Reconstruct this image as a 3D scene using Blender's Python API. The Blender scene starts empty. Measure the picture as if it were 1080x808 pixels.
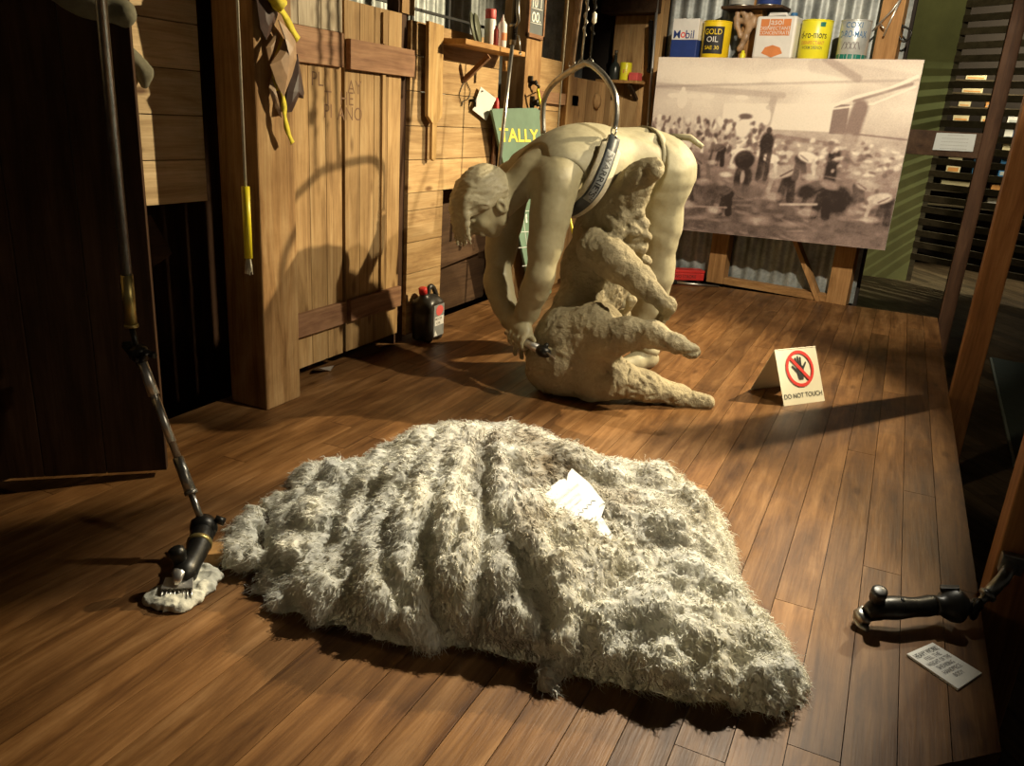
import bpy, bmesh, math, random
import numpy as np
from mathutils import Vector, Matrix
random.seed(7); RNG = np.random.default_rng(11)
SC = bpy.context.scene
COL = SC.collection
PI = math.pi

# ------------------------------------------------------------------ camera frame (image 1080 x 808)
FPX = 840.0; CAMH = 1.10
_n = np.array([-163.0, -2496.0, -FPX]); UPc = -_n / np.linalg.norm(_n)
Yc = np.array([421.0, 254.0, -FPX]); Yc = Yc - UPc * (Yc @ UPc); Yc /= np.linalg.norm(Yc)
Xc = np.cross(Yc, UPc)
CM = np.array([Xc, Yc, UPc]); CC = np.array([0.0, 0.0, CAMH])
def ray(px, py): return CM @ np.array([px - 540.0, 404.0 - py, -FPX])
def FL(px, py, z=0.0): r = ray(px, py); return CC + r * ((z - CAMH) / r[2])
def PY(px, py, y): r = ray(px, py); return CC + r * (y / r[1])
def PX(px, py, x): r = ray(px, py); return CC + r * (x / r[0])
BA = np.array([-1.763, 6.110, 0.0]); BX = np.array([1.74, -0.303, 0.0]); BX /= np.linalg.norm(BX)
BN = np.array([BX[1], -BX[0], 0.0])                       # back wall normal, towards the viewer
def PB(px, py, t=0.0):                                    # pixel -> (s, z) on the plane t behind the board
    r = ray(px, py); o = BA - BN * t; k = ((o - CC) @ BN) / (r @ BN); p = CC + r * k
    return float((p - BA) @ BX), float(p[2])
def BW(s, t, z): return BA + BX * s - BN * t + np.array([0, 0, z])

cam = bpy.data.cameras.new('camera'); cam.sensor_width = 36.0; cam.lens = FPX / 1080 * 36
cam.clip_start = 0.05; cam.clip_end = 100
co = bpy.data.objects.new('camera', cam); COL.objects.link(co)
m4 = Matrix.Identity(4)
for i in range(3):
    for j in range(3): m4[i][j] = CM[i, j]
    m4[i][3] = CC[i]
co.matrix_world = m4; SC.camera = co

# ------------------------------------------------------------------ materials
def new_mat(name):
    m = bpy.data.materials.new(name); m.use_nodes = True
    nt = m.node_tree; return m, nt, nt.nodes['Principled BSDF']
def N(nt, t, **kw):
    n = nt.nodes.new(t)
    for k, v in kw.items(): setattr(n, k, v)
    return n
def rgb(c): return (c[0], c[1], c[2], 1.0)
def ramp(nt, fac, stops):
    r = N(nt, 'ShaderNodeValToRGB'); e = r.color_ramp.elements
    while len(e) < len(stops): e.new(0.5)
    for k, (p, c) in enumerate(stops): e[k].position = p; e[k].color = rgb(c)
    nt.links.new(fac, r.inputs[0]); return r.outputs[0]
def mixc(nt, a, b, fac, mode='MIX'):
    m = N(nt, 'ShaderNodeMix', data_type='RGBA', blend_type=mode)
    for sock, v in ((m.inputs[6], a), (m.inputs[7], b), (m.inputs[0], fac)):
        if isinstance(v, (int, float)): sock.default_value = v
        elif isinstance(v, tuple): sock.default_value = rgb(v)
        else: nt.links.new(v, sock)
    return m.outputs[2]
def maprange(nt, v, a, b, c, d):
    m = N(nt, 'ShaderNodeMapRange'); nt.links.new(v, m.inputs[0])
    for i, x in enumerate((a, b, c, d)): m.inputs[i + 1].default_value = x
    return m.outputs[0]
def bump(nt, b, h, strength=.3, dist=.01):
    n = N(nt, 'ShaderNodeBump'); n.inputs['Strength'].default_value = strength; n.inputs['Distance'].default_value = dist
    nt.links.new(h, n.inputs['Height']); nt.links.new(n.outputs[0], b.inputs['Normal'])
def noise(nt, vec, scale, detail=4, rough=.55, dist=0.0):
    n = N(nt, 'ShaderNodeTexNoise'); n.inputs['Scale'].default_value = scale; n.inputs['Detail'].default_value = detail
    n.inputs['Roughness'].default_value = rough; n.inputs['Distortion'].default_value = dist
    nt.links.new(vec, n.inputs['Vector']); return n.outputs['Fac']
def plain(name, c, rough=.5, metal=0.0, var=.12, scale=14.0, bstr=0.0):
    m, nt, b = new_mat(name)
    tc = N(nt, 'ShaderNodeTexCoord')
    f = noise(nt, tc.outputs['Object'], scale, 5, .6)
    lo = tuple(max(0, x * (1 - var)) for x in c); hi = tuple(min(1, x * (1 + var)) for x in c)
    nt.links.new(ramp(nt, f, [(.3, lo), (.7, hi)]), b.inputs['Base Color'])
    b.inputs['Roughness'].default_value = rough; b.inputs['Metallic'].default_value = metal
    if bstr: bump(nt, b, f, bstr, .004)
    return m
def wood(name, dark, mid, light, axis='Y', rough=.5, knots=.5, stain=.35, grain=1.0, tintamt=.35):
    m, nt, b = new_mat(name)
    tc = N(nt, 'ShaderNodeTexCoord')
    at = N(nt, 'ShaderNodeAttribute', attribute_name='tint')
    off = N(nt, 'ShaderNodeCombineXYZ')
    for i, k in enumerate((13.7, 29.3, 7.9)):
        mm = N(nt, 'ShaderNodeMath', operation='MULTIPLY'); mm.inputs[1].default_value = k
        nt.links.new(at.outputs['Fac'], mm.inputs[0]); nt.links.new(mm.outputs[0], off.inputs[i])
    ad = N(nt, 'ShaderNodeVectorMath', operation='ADD')
    nt.links.new(tc.outputs['Object'], ad.inputs[0]); nt.links.new(off.outputs[0], ad.inputs[1])
    def mp(al, ac):
        p = N(nt, 'ShaderNodeMapping'); i = 'XYZ'.index(axis); s = [ac, ac, ac]; s[i] = al
        p.inputs['Scale'].default_value = s; nt.links.new(ad.outputs[0], p.inputs['Vector']); return p.outputs[0]
    g1 = noise(nt, mp(1.0, 9.0), 2.2, 8, .62, .7)
    col = ramp(nt, g1, [(.25, dark), (.5, mid), (.78, light)])
    g2 = noise(nt, mp(5.0, 140.0), 1.0, 4, .6, .2)
    col = mixc(nt, col, ramp(nt, g2, [(.3, (.62, .58, .55)), (.6, (1, 1, 1))]), .75 * grain, 'MULTIPLY')
    g3 = noise(nt, tc.outputs['Object'], 2.6, 5, .65, .4)
    col = mixc(nt, col, ramp(nt, g3, [(.32, (.42, .36, .30)), (.62, (1, 1, 1))]), stain, 'MULTIPLY')
    v = N(nt, 'ShaderNodeTexVoronoi'); v.inputs['Scale'].default_value = 1.0
    nt.links.new(mp(3.2, 8.5), v.inputs['Vector'])
    col = mixc(nt, col, ramp(nt, v.outputs['Distance'], [(.06, (.22, .14, .09)), (.15, (1, 1, 1))]), knots, 'MULTIPLY')
    h = N(nt, 'ShaderNodeHueSaturation'); nt.links.new(col, h.inputs['Color'])
    nt.links.new(maprange(nt, at.outputs['Fac'], 0, 1, 1 - tintamt, 1 + tintamt), h.inputs['Value'])
    nt.links.new(h.outputs[0], b.inputs['Base Color'])
    nt.links.new(maprange(nt, g3, .3, .7, rough + .12, rough - .08), b.inputs['Roughness'])
    b.inputs['Specular IOR Level'].default_value = .22 if name == 'stage_boards' else .15
    bump(nt, b, g2, .35, .002)
    return m
W = {}
W['floor'] = wood('stage_boards', (.058, .024, .009), (.175, .085, .031), (.325, .18, .078), 'Y', .40, .55, .55, .8, .22)
W['lower'] = wood('lower_boards', (.03, .022, .012), (.065, .045, .025), (.11, .08, .045), 'X', .5, .3, .5, .8, .4)
W['wallh'] = wood('pine_boards', (0.2464, 0.1452, 0.066), (0.4576, 0.2992, 0.1408), (0.5984, 0.4312, 0.2288), 'Y', .6, .8, .35, .7, .2)
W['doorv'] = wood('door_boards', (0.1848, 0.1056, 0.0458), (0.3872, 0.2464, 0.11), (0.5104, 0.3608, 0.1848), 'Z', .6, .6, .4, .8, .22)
W['recess'] = wood('pale_pine_boards', (.40, .27, .14), (.64, .48, .28), (.78, .64, .42), 'Y', .6, .9, .3, .7, .12)
W['rail'] = wood('rail_wood', (0.1496, 0.0748, 0.044), (0.2904, 0.1584, 0.088), (0.396, 0.2464, 0.1408), 'Y', .6, .2, .4, .8, .2)
W['post'] = wood('post_wood', (0.1496, 0.0748, 0.0299), (0.352, 0.2068, 0.088), (0.5104, 0.352, 0.176), 'Z', .55, .3, .6, .8, .15)
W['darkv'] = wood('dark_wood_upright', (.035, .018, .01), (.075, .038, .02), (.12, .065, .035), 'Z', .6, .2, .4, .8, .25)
W['darkh'] = wood('dark_wood_level', (.035, .02, .012), (.07, .04, .022), (.11, .065, .035), 'Y', .6, .2, .4, .8, .25)
W['studz'] = wood('stud_wood', (.20, .10, .035), (.36, .20, .08), (.50, .30, .13), 'Z', .6, .3, .4, .8, .2)
W['studx'] = wood('sill_wood', (.20, .10, .035), (.36, .20, .08), (.50, .30, .13), 'X', .6, .3, .4, .8, .2)
W['planks'] = wood('back_planks', (.25, .14, .06), (.46, .29, .13), (.60, .42, .21), 'Z', .6, .5, .4, .8, .25)
W['barrier'] = wood('barrier_wood', (.16, .07, .03), (.30, .14, .055), (.42, .21, .09), 'Z', .5, .2, .3, .8, .1)
W['slat'] = wood('slat_wood', (.05, .04, .022), (.09, .07, .04), (.13, .10, .06), 'X', .6, .2, .4, .8, .3)
W['shelf'] = wood('shelf_wood', (.25, .12, .04), (.45, .25, .09), (.6, .37, .15), 'Y', .55, .3, .3, .8, .2)
W['paddle'] = wood('paddle_wood', (0.1936, 0.1056, 0.044), (0.5104, 0.3256, 0.132), (0.6336, 0.4576, 0.22), 'Z', .5, .7, .5, .6, .1)
M = {}
M['black'] = plain('black_paint', (.012, .012, .012), .45)
M['void'] = plain('dark_boards', (.018, .012, .008), .9)
M['iron'] = plain('dark_iron', (.04, .038, .034), .38, .85, .4, 40)
M['steel'] = plain('worn_steel', (.42, .40, .36), .34, .95, .3, 30)
M['chrome'] = plain('bright_steel', (.72, .70, .66), .36, .9, .04, 30)
M['brass'] = plain('dull_brass', (.45, .36, .14), .4, .9, .2, 30)
M['pipe'] = plain('grey_pipe', (.33, .35, .36), .32, .9, .3, 25)
M['yellow'] = plain('yellow_plastic', (.78, .66, .02), .4, 0, .08)
M['yelfab'] = plain('yellow_webbing', (.62, .52, .03), .75, 0, .25, 40)
M['cord'] = plain('pale_cord', (.50, .48, .38), .8, 0, .15, 60)
M['leather'] = plain('tan_leather', (.34, .22, .13), .45, 0, .35, 12)
M['darkleather'] = plain('dark_leather', (.055, .03, .025), .4, 0, .3, 14)
M['paper'] = plain('white_paper', (.66, .655, .62), .7, 0, .03, 8)
M['cream'] = plain('cream_paper', (.80, .76, .60), .6, 0, .03, 8)
M['red'] = plain('red_paint', (.55, .03, .025), .45, 0, .15)
M['signred'] = plain('sign_red', (.75, .05, .04), .45, 0, .03)
M['ink'] = plain('black_ink', (.015, .015, .015), .6, 0, .0)
M['grey_ink'] = plain('grey_ink', (.18, .17, .17), .6, 0, .0)
M['pale_ink'] = plain('faded_ink', (.58, .57, .58), .7, 0, .0)
M['brown_ink'] = plain('carved_groove', (.14, .07, .03), .8, 0, .1)
M['tally'] = plain('green_blackboard', (.13, .21, .15), .6, 0, .12, 9)
M['chalk'] = plain('white_chalk', (.70, .72, .68), .9, 0, .1, 60)
M['slate'] = plain('grey_slate', (.10, .11, .11), .6, 0, .15, 12)
M['tyellow'] = plain('yellow_lettering', (.85, .68, .10), .55, 0, .05)
M['blue'] = plain('blue_print', (.02, .045, .20), .4, 0, .1)
M['white'] = plain('white_print', (.72, .71, .68), .45, 0, .06)
M['tinyellow'] = plain('yellow_tin', (.80, .58, .015), .35, 0, .06)
M['lemon'] = plain('lemon_tin', (.78, .72, .03), .35, 0, .06)
M['silver'] = plain('silver_tin', (.52, .55, .54), .38, .4, .15, 20)
M['teal'] = plain('teal_print', (.01, .17, .13), .4, 0, .1)
M['orange'] = plain('orange_print', (.62, .22, .07), .5, 0, .1)
M['dullgreen'] = plain('dull_green_tin', (.10, .11, .07), .5, .2, .3)
M['canblack'] = plain('black_plastic', (.022, .02, .017), .38, 0, .3)
M['pinkred'] = plain('faded_red', (.62, .10, .09), .5, 0, .1)
M['lining'] = plain('cream_lining', (.56, .50, .36), .9, 0, .15, 60, .4)
M['band'] = plain('dark_webbing', (.04, .045, .05), .5, 0, .3, 30)
M['bandgrey'] = plain('grey_webbing', (.22, .23, .23), .5, 0, .2, 30)
M['greenwall'] = plain('green_wall_paint', (.19, .19, .065), .8, 0, .15, 5)
M['mat'] = plain('dark_green_mat', (.035, .05, .045), .9, 0, .15, 30)
M['matedge'] = plain('grey_mat_edge', (.16, .19, .17), .7, 0, .1)
M['plaque'] = plain('grey_plaque', (.46, .50, .50), .35, .1, .05)
M['sack'] = plain('grey_sacking', (.15, .14, .095), .9, 0, .25, 30, .5)
M['boxcream'] = plain('cream_card', (.66, .58, .36), .6, 0, .1)
M['boxorange'] = plain('orange_card', (.60, .28, .08), .6, 0, .1)
M['boxblue'] = plain('blue_card', (.03, .14, .32), .6, 0, .1)
M['rubber'] = plain('dark_glass', (.03, .035, .03), .25, 0, .2)
def corr_mat():
    m, nt, b = new_mat('galvanised_iron'); tc = N(nt, 'ShaderNodeTexCoord')
    f = noise(nt, tc.outputs['Object'], 7, 6, .65); g = noise(nt, tc.outputs['Object'], 60, 3, .6)
    c = ramp(nt, f, [(.3, (.17, .19, .19)), (.55, (.33, .36, .36)), (.75, (.46, .48, .46))])
    c = mixc(nt, c, ramp(nt, g, [(.35, (.7, .68, .63)), (.6, (1, 1, 1))]), .6, 'MULTIPLY')
    nt.links.new(c, b.inputs['Base Color']); b.inputs['Roughness'].default_value = .5; b.inputs['Metallic'].default_value = .35
    return m
M['corr'] = corr_mat()
def clay(name, c, rough=.62, bs=.25, sc=30, var=.16):
    m, nt, b = new_mat(name); tc = N(nt, 'ShaderNodeTexCoord')
    f = noise(nt, tc.outputs['Object'], sc * .25, 6, .6, .3); g = noise(nt, tc.outputs['Object'], sc * 2.2, 5, .65)
    lo = tuple(x * (1 - var * 1.6) for x in c); hi = tuple(min(1, x * (1 + var)) for x in c)
    col = ramp(nt, f, [(.3, lo), (.7, hi)])
    col = mixc(nt, col, ramp(nt, g, [(.3, (.78, .75, .7)), (.6, (1, 1, 1))]), .5, 'MULTIPLY')
    nt.links.new(col, b.inputs['Base Color']); b.inputs['Roughness'].default_value = rough
    b.inputs['Specular IOR Level'].default_value = .4
    bump(nt, b, g, bs, .004 if bs < .5 else .014); return m
M['skin'] = clay('clay_skin', (.355, .312, .192), .5, .08, 22, .08)
M['hair'] = clay('clay_hair', (.41, .36, .235), .55, .2, 40, .12)
M['cloth'] = clay('clay_clothing', (.36, .325, .215), .6, .15, 30, .08)
M['sheep'] = clay('clay_sheep', (.36, .303, .187), .7, .8, 26, .22)
def attr_mat(name, attr, rough, trans=0.0, sheen=0.0):
    m, nt, b = new_mat(name)
    a = N(nt, 'ShaderNodeAttribute', attribute_name=attr)
    tc = N(nt, 'ShaderNodeTexCoord'); f = noise(nt, tc.outputs['Object'], 90, 4, .6)
    col = mixc(nt, a.outputs['Color'], ramp(nt, f, [(.3, (.9, .9, .88)), (.65, (1, 1, 1))]), .6, 'MULTIPLY')
    nt.links.new(col, b.inputs['Base Color']); b.inputs['Roughness'].default_value = rough
    b.inputs['Specular IOR Level'].default_value = .25
    if trans:
        f2 = noise(nt, tc.outputs['Object'], 210, 5, .7, 1.2); bump(nt, b, f2, .4, .004)
        t = N(nt, 'ShaderNodeBsdfTranslucent'); nt.links.new(col, t.inputs['Color'])
        mx = N(nt, 'ShaderNodeMixShader'); mx.inputs[0].default_value = trans
        nt.links.new(b.outputs[0], mx.inputs[1]); nt.links.new(t.outputs[0], mx.inputs[2])
        nt.links.new(mx.outputs[0], nt.nodes['Material Output'].inputs['Surface'])
    return m
M['wool'] = attr_mat('raw_wool', 'fleece_colour', .85, .42)
M['print'] = attr_mat('sepia_print', 'print_colour', .55)
M['scrapwool'] = plain('clipped_wool', (.50, .485, .40), .9, 0, .1, 80, .5)

# ------------------------------------------------------------------ object helpers
def tag(o, label=None, cat=None, group=None, kind=None):
    if label: o['label'] = label
    if cat: o['category'] = cat
    if group: o['group'] = group
    if kind: o['kind'] = kind
    return o
def thing(name, label, cat, loc=(0, 0, 0), group=None):
    o = bpy.data.objects.new(name, None); COL.objects.link(o); o.location = tuple(float(v) for v in loc)
    o.empty_display_size = .05
    return tag(o, label, cat, group)
def world_loc(o):
    v = Vector((0, 0, 0))
    while o is not None: v += o.location; o = o.parent
    return np.array(v)
def link(name, me, parent=None):
    o = bpy.data.objects.new(name, me); COL.objects.link(o)
    if parent is not None: o.parent = parent
    return o
class MB:
    def __init__(s): s.v = []; s.f = []; s.t = []; s.sm = []; s.mi = []
    def add(s, v, f, tint=.5, smooth=False, mi=0):
        b = len(s.v); s.v.extend([tuple(float(c) for c in p) for p in v])
        for q in f: s.f.append(tuple(b + i for i in q)); s.t.append(tint); s.sm.append(smooth); s.mi.append(mi)
    def box(s, c, size, R=None, tint=None, bev=0.0, mi=0):
        c = np.array(c, float); h = np.array(size, float) / 2
        if tint is None: tint = random.random()
        bm = bmesh.new(); bmesh.ops.create_cube(bm, size=1.0)
        for v in bm.verts: v.co = Vector((v.co.x * 2 * h[0], v.co.y * 2 * h[1], v.co.z * 2 * h[2]))
        if bev: bmesh.ops.bevel(bm, geom=bm.edges[:], offset=bev, segments=2, affect='EDGES', profile=.5)
        R = np.eye(3) if R is None else np.array(R, float)
        vs = [R @ np.array(v.co) + c for v in bm.verts]
        bm.verts.index_update(); fs = [[v.index for v in f.verts] for f in bm.faces]; bm.free()
        s.add(vs, fs, tint, False, mi)
    def span(s, lo, hi, tint=None, bev=0.0, mi=0):
        lo = np.array(lo, float); hi = np.array(hi, float); s.box((lo + hi) / 2, np.abs(hi - lo), None, tint, bev, mi)
    def bar(s, p0, p1, w, h, up=(0, 0, 1), tint=None, bev=0.0, mi=0):
        p0 = np.array(p0, float); p1 = np.array(p1, float); d = p1 - p0; L = np.linalg.norm(d); d /= L
        up = np.array(up, float); sd = np.cross(up, d); sd /= np.linalg.norm(sd); u = np.cross(d, sd)
        s.box((p0 + p1) / 2, (L, w, h), np.array([d, sd, u]).T, tint, bev, mi)
    def tube(s, pts, r, n=10, caps=True, tint=.5, mi=0, flat=1.0, up=None):
        P = [np.array(p, float) for p in pts]; k = len(P); rr = [r] * k if np.isscalar(r) else list(r)
        T = []
        for i in range(k):
            d = P[min(i + 1, k - 1)] - P[max(i - 1, 0)]; T.append(d / (np.linalg.norm(d) + 1e-12))
        a = np.array(up, float) if up is not None else (np.array([0, 0, 1.0]) if abs(T[0][2]) < .9 else np.array([1.0, 0, 0]))
        vs, fs = [], []
        u = a - T[0] * (a @ T[0]); u /= np.linalg.norm(u)
        for i in range(k):
            u = u - T[i] * (u @ T[i]); u /= np.linalg.norm(u); w = np.cross(T[i], u)
            for j in range(n):
                t = 2 * PI * j / n; vs.append(P[i] + rr[i] * (math.cos(t) * u * flat + math.sin(t) * w))
        for i in range(k - 1):
            for j in range(n):
                fs.append((i * n + j, i * n + (j + 1) % n, (i + 1) * n + (j + 1) % n, (i + 1) * n + j))
        if caps: fs.append(tuple(range(n))[::-1]); fs.append(tuple((k - 1) * n + j for j in range(n)))
        s.add(vs, fs, tint, True, mi)
    def lathe(s, prof, o, axis=(0, 0, 1), n=24, tint=.5, mi=0, smooth=True):
        axis = np.array(axis, float); axis /= np.linalg.norm(axis); o = np.array(o, float)
        a = np.array([1.0, 0, 0]) if abs(axis[0]) < .8 else np.array([0, 1.0, 0])
        u = a - axis * (a @ axis); u /= np.linalg.norm(u); w = np.cross(axis, u)
        vs, fs = [], []; k = len(prof)
        for r, z in prof:
            for j in range(n):
                t = 2 * PI * j / n; vs.append(o + axis * z + r * (math.cos(t) * u + math.sin(t) * w))
        for i in range(k - 1):
            for j in range(n): fs.append((i * n + j, i * n + (j + 1) % n, (i + 1) * n + (j + 1) % n, (i + 1) * n + j))
        fs.append(tuple(range(n))[::-1]); fs.append(tuple((k - 1) * n + j for j in range(n)))
        s.add(vs, fs, tint, smooth, mi)
    def prism(s, poly, o, ux, uy, th, tint=.5, mi=0):
        o, ux, uy = (np.array(q, float) for q in (o, ux, uy)); nz = np.cross(ux, uy); n = len(poly)
        vs = [o + ux * a + uy * b + nz * th for a, b in poly] + [o + ux * a + uy * b for a, b in poly]
        fs = [tuple(range(n)), tuple(range(2 * n - 1, n - 1, -1))] + [(i, n + i, n + (i + 1) % n, (i + 1) % n) for i in range(n)]
        s.add(vs, fs, tint, False, mi)
    def ribbon(s, pts, nrm, w, th, tint=.5, mi=0, smooth=True):
        # flat strap along pts, facing nrm (outward), width w
        P = [np.array(p, float) for p in pts]; k = len(P); vs, fs = [], []
        ww = [w] * k if np.isscalar(w) else w
        for i in range(k):
            d = P[min(i + 1, k - 1)] - P[max(i - 1, 0)]; d /= np.linalg.norm(d) + 1e-12
            nn = np.array(nrm[i], float); nn = nn - d * (nn @ d); nn /= np.linalg.norm(nn); sd = np.cross(d, nn)
            for a, b in ((-.5, 0), (.5, 0), (.5, 1), (-.5, 1)): vs.append(P[i] + sd * ww[i] * a + nn * th * b)
        for i in range(k - 1):
            for j in range(4): fs.append((i * 4 + j, (i + 1) * 4 + j, (i + 1) * 4 + (j + 1) % 4, i * 4 + (j + 1) % 4))
        fs.append((0, 1, 2, 3)); fs.append(tuple((k - 1) * 4 + j for j in (3, 2, 1, 0)))
        s.add(vs, fs, tint, smooth, mi)
    def build(s, name, mats, parent=None, smooth_angle=None):
        me = bpy.data.meshes.new(name); o0 = world_loc(parent) if parent is not None else np.zeros(3)
        V = np.array(s.v) - o0; me.from_pydata(V.tolist(), [], s.f)
        a = me.attributes.new('tint', 'FLOAT', 'FACE'); a.data.foreach_set('value', s.t)
        me.polygons.foreach_set('use_smooth', s.sm); me.polygons.foreach_set('material_index', s.mi)
        for mm in (mats if isinstance(mats, (list, tuple)) else [mats]): me.materials.append(mm)
        bm = bmesh.new(); bm.from_mesh(me); bmesh.ops.recalc_face_normals(bm, faces=bm.faces[:]); bm.to_mesh(me); bm.free()
        return link(name, me, parent)
def one(name, mb, mat, label, cat, base=None, group=None):
    """a thing that is a single mesh, its origin at its base"""
    V = np.array(mb.v)
    if base is None: base = np.array([(V[:, 0].min() + V[:, 0].max()) / 2, (V[:, 1].min() + V[:, 1].max()) / 2, V[:, 2].min()])
    mb.v = [tuple(p) for p in (V - base)]
    o = mb.build(name, mat); o.location = tuple(float(x) for x in base)
    return tag(o, label, cat, group)
def npmesh(name, V, Q, mat, parent=None, smooth=True, col=None, colname=None, tri=False):
    V = np.asarray(V, np.float32); k = 3 if tri else 4; Q = np.asarray(Q, np.int32)
    if parent is not None: V = V - world_loc(parent).astype(np.float32)
    me = bpy.data.meshes.new(name); me.vertices.add(len(V)); me.vertices.foreach_set('co', V.ravel())
    me.loops.add(Q.size); me.loops.foreach_set('vertex_index', Q.ravel())
    me.polygons.add(len(Q)); me.polygons.foreach_set('loop_start', np.arange(0, Q.size, k, dtype=np.int32))
    me.update(calc_edges=True)
    me.polygons.foreach_set('use_smooth', np.full(len(Q), smooth, bool))
    if col is not None:
        a = me.color_attributes.new(colname, 'FLOAT_COLOR', 'POINT')
        c4 = np.ones((len(V), 4), np.float32); c4[:, :3] = col; a.data.foreach_set('color', c4.ravel())
    me.materials.append(mat); me.validate(); return link(name, me, parent)

_tc = {}
def text2d(s, size=1.0, bold=0.0, spacing=1.0):
    key = (s, size, bold, spacing)
    if key in _tc: return _tc[key]
    cu = bpy.data.curves.new('lettering', 'FONT'); cu.body = s; cu.size = size; cu.offset = bold; cu.space_character = spacing
    cu.align_x = 'CENTER'; cu.align_y = 'CENTER'; cu.resolution_u = 3
    o = bpy.data.objects.new('lettering', cu); COL.objects.link(o)
    dg = bpy.context.evaluated_depsgraph_get(); me = bpy.data.meshes.new_from_object(o.evaluated_get(dg))
    v = [(q.co.x, q.co.y) for q in me.vertices]; f = [tuple(p.vertices) for p in me.polygons]
    bpy.data.objects.remove(o); bpy.data.curves.remove(cu); bpy.data.meshes.remove(me)
    _tc[key] = (v, f); return v, f
def text(mb, s, o, ux, uy, size, bold=0.0, width=None, spacing=1.0, mi=0, fn=None):
    v, f = text2d(s, 1.0, bold, spacing)
    if not v: return
    a = np.array(v); w = a[:, 0].max() - a[:, 0].min(); sx = size
    if width: sx = width / w
    cx = (a[:, 0].max() + a[:, 0].min()) / 2; cy = (a[:, 1].max() + a[:, 1].min()) / 2
    if fn: vs = [fn((p[0] - cx) * sx, (p[1] - cy) * size) for p in v]
    else:
        o, ux, uy = (np.array(q, float) for q in (o, ux, uy))
        vs = [o + ux * (p[0] - cx) * sx + uy * (p[1] - cy) * size for p in v]
    mb.add(vs, f, .5, False, mi)

# ------------------------------------------------------------------ numpy noise, distance fields, surface nets
_perm = RNG.random((64, 64, 64)).astype(np.float32)
def vnoise(P):
    P = np.asarray(P, np.float32); i = np.floor(P).astype(np.int32); f = P - i; f = f * f * (3 - 2 * f); i &= 63; j = (i + 1) & 63
    def g(a, b, c): return _perm[a, b, c]
    x0, y0, z0, x1, y1, z1 = i[..., 0], i[..., 1], i[..., 2], j[..., 0], j[..., 1], j[..., 2]
    fx, fy, fz = f[..., 0], f[..., 1], f[..., 2]
    a = g(x0, y0, z0) * (1 - fx) + g(x1, y0, z0) * fx; b = g(x0, y1, z0) * (1 - fx) + g(x1, y1, z0) * fx
    c = g(x0, y0, z1) * (1 - fx) + g(x1, y0, z1) * fx; d = g(x0, y1, z1) * (1 - fx) + g(x1, y1, z1) * fx
    return (a * (1 - fy) + b * fy) * (1 - fz) + (c * (1 - fy) + d * fy) * fz
def fbm(P, o=4, gain=.5):
    P = np.asarray(P, np.float32); s = 0; a = 1.0; t = 0
    for k in range(o): s = s + a * (vnoise(P + 17.3 * k) - .5); t += a; a *= gain; P = P * 2.03
    return s / t * 2
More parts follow.
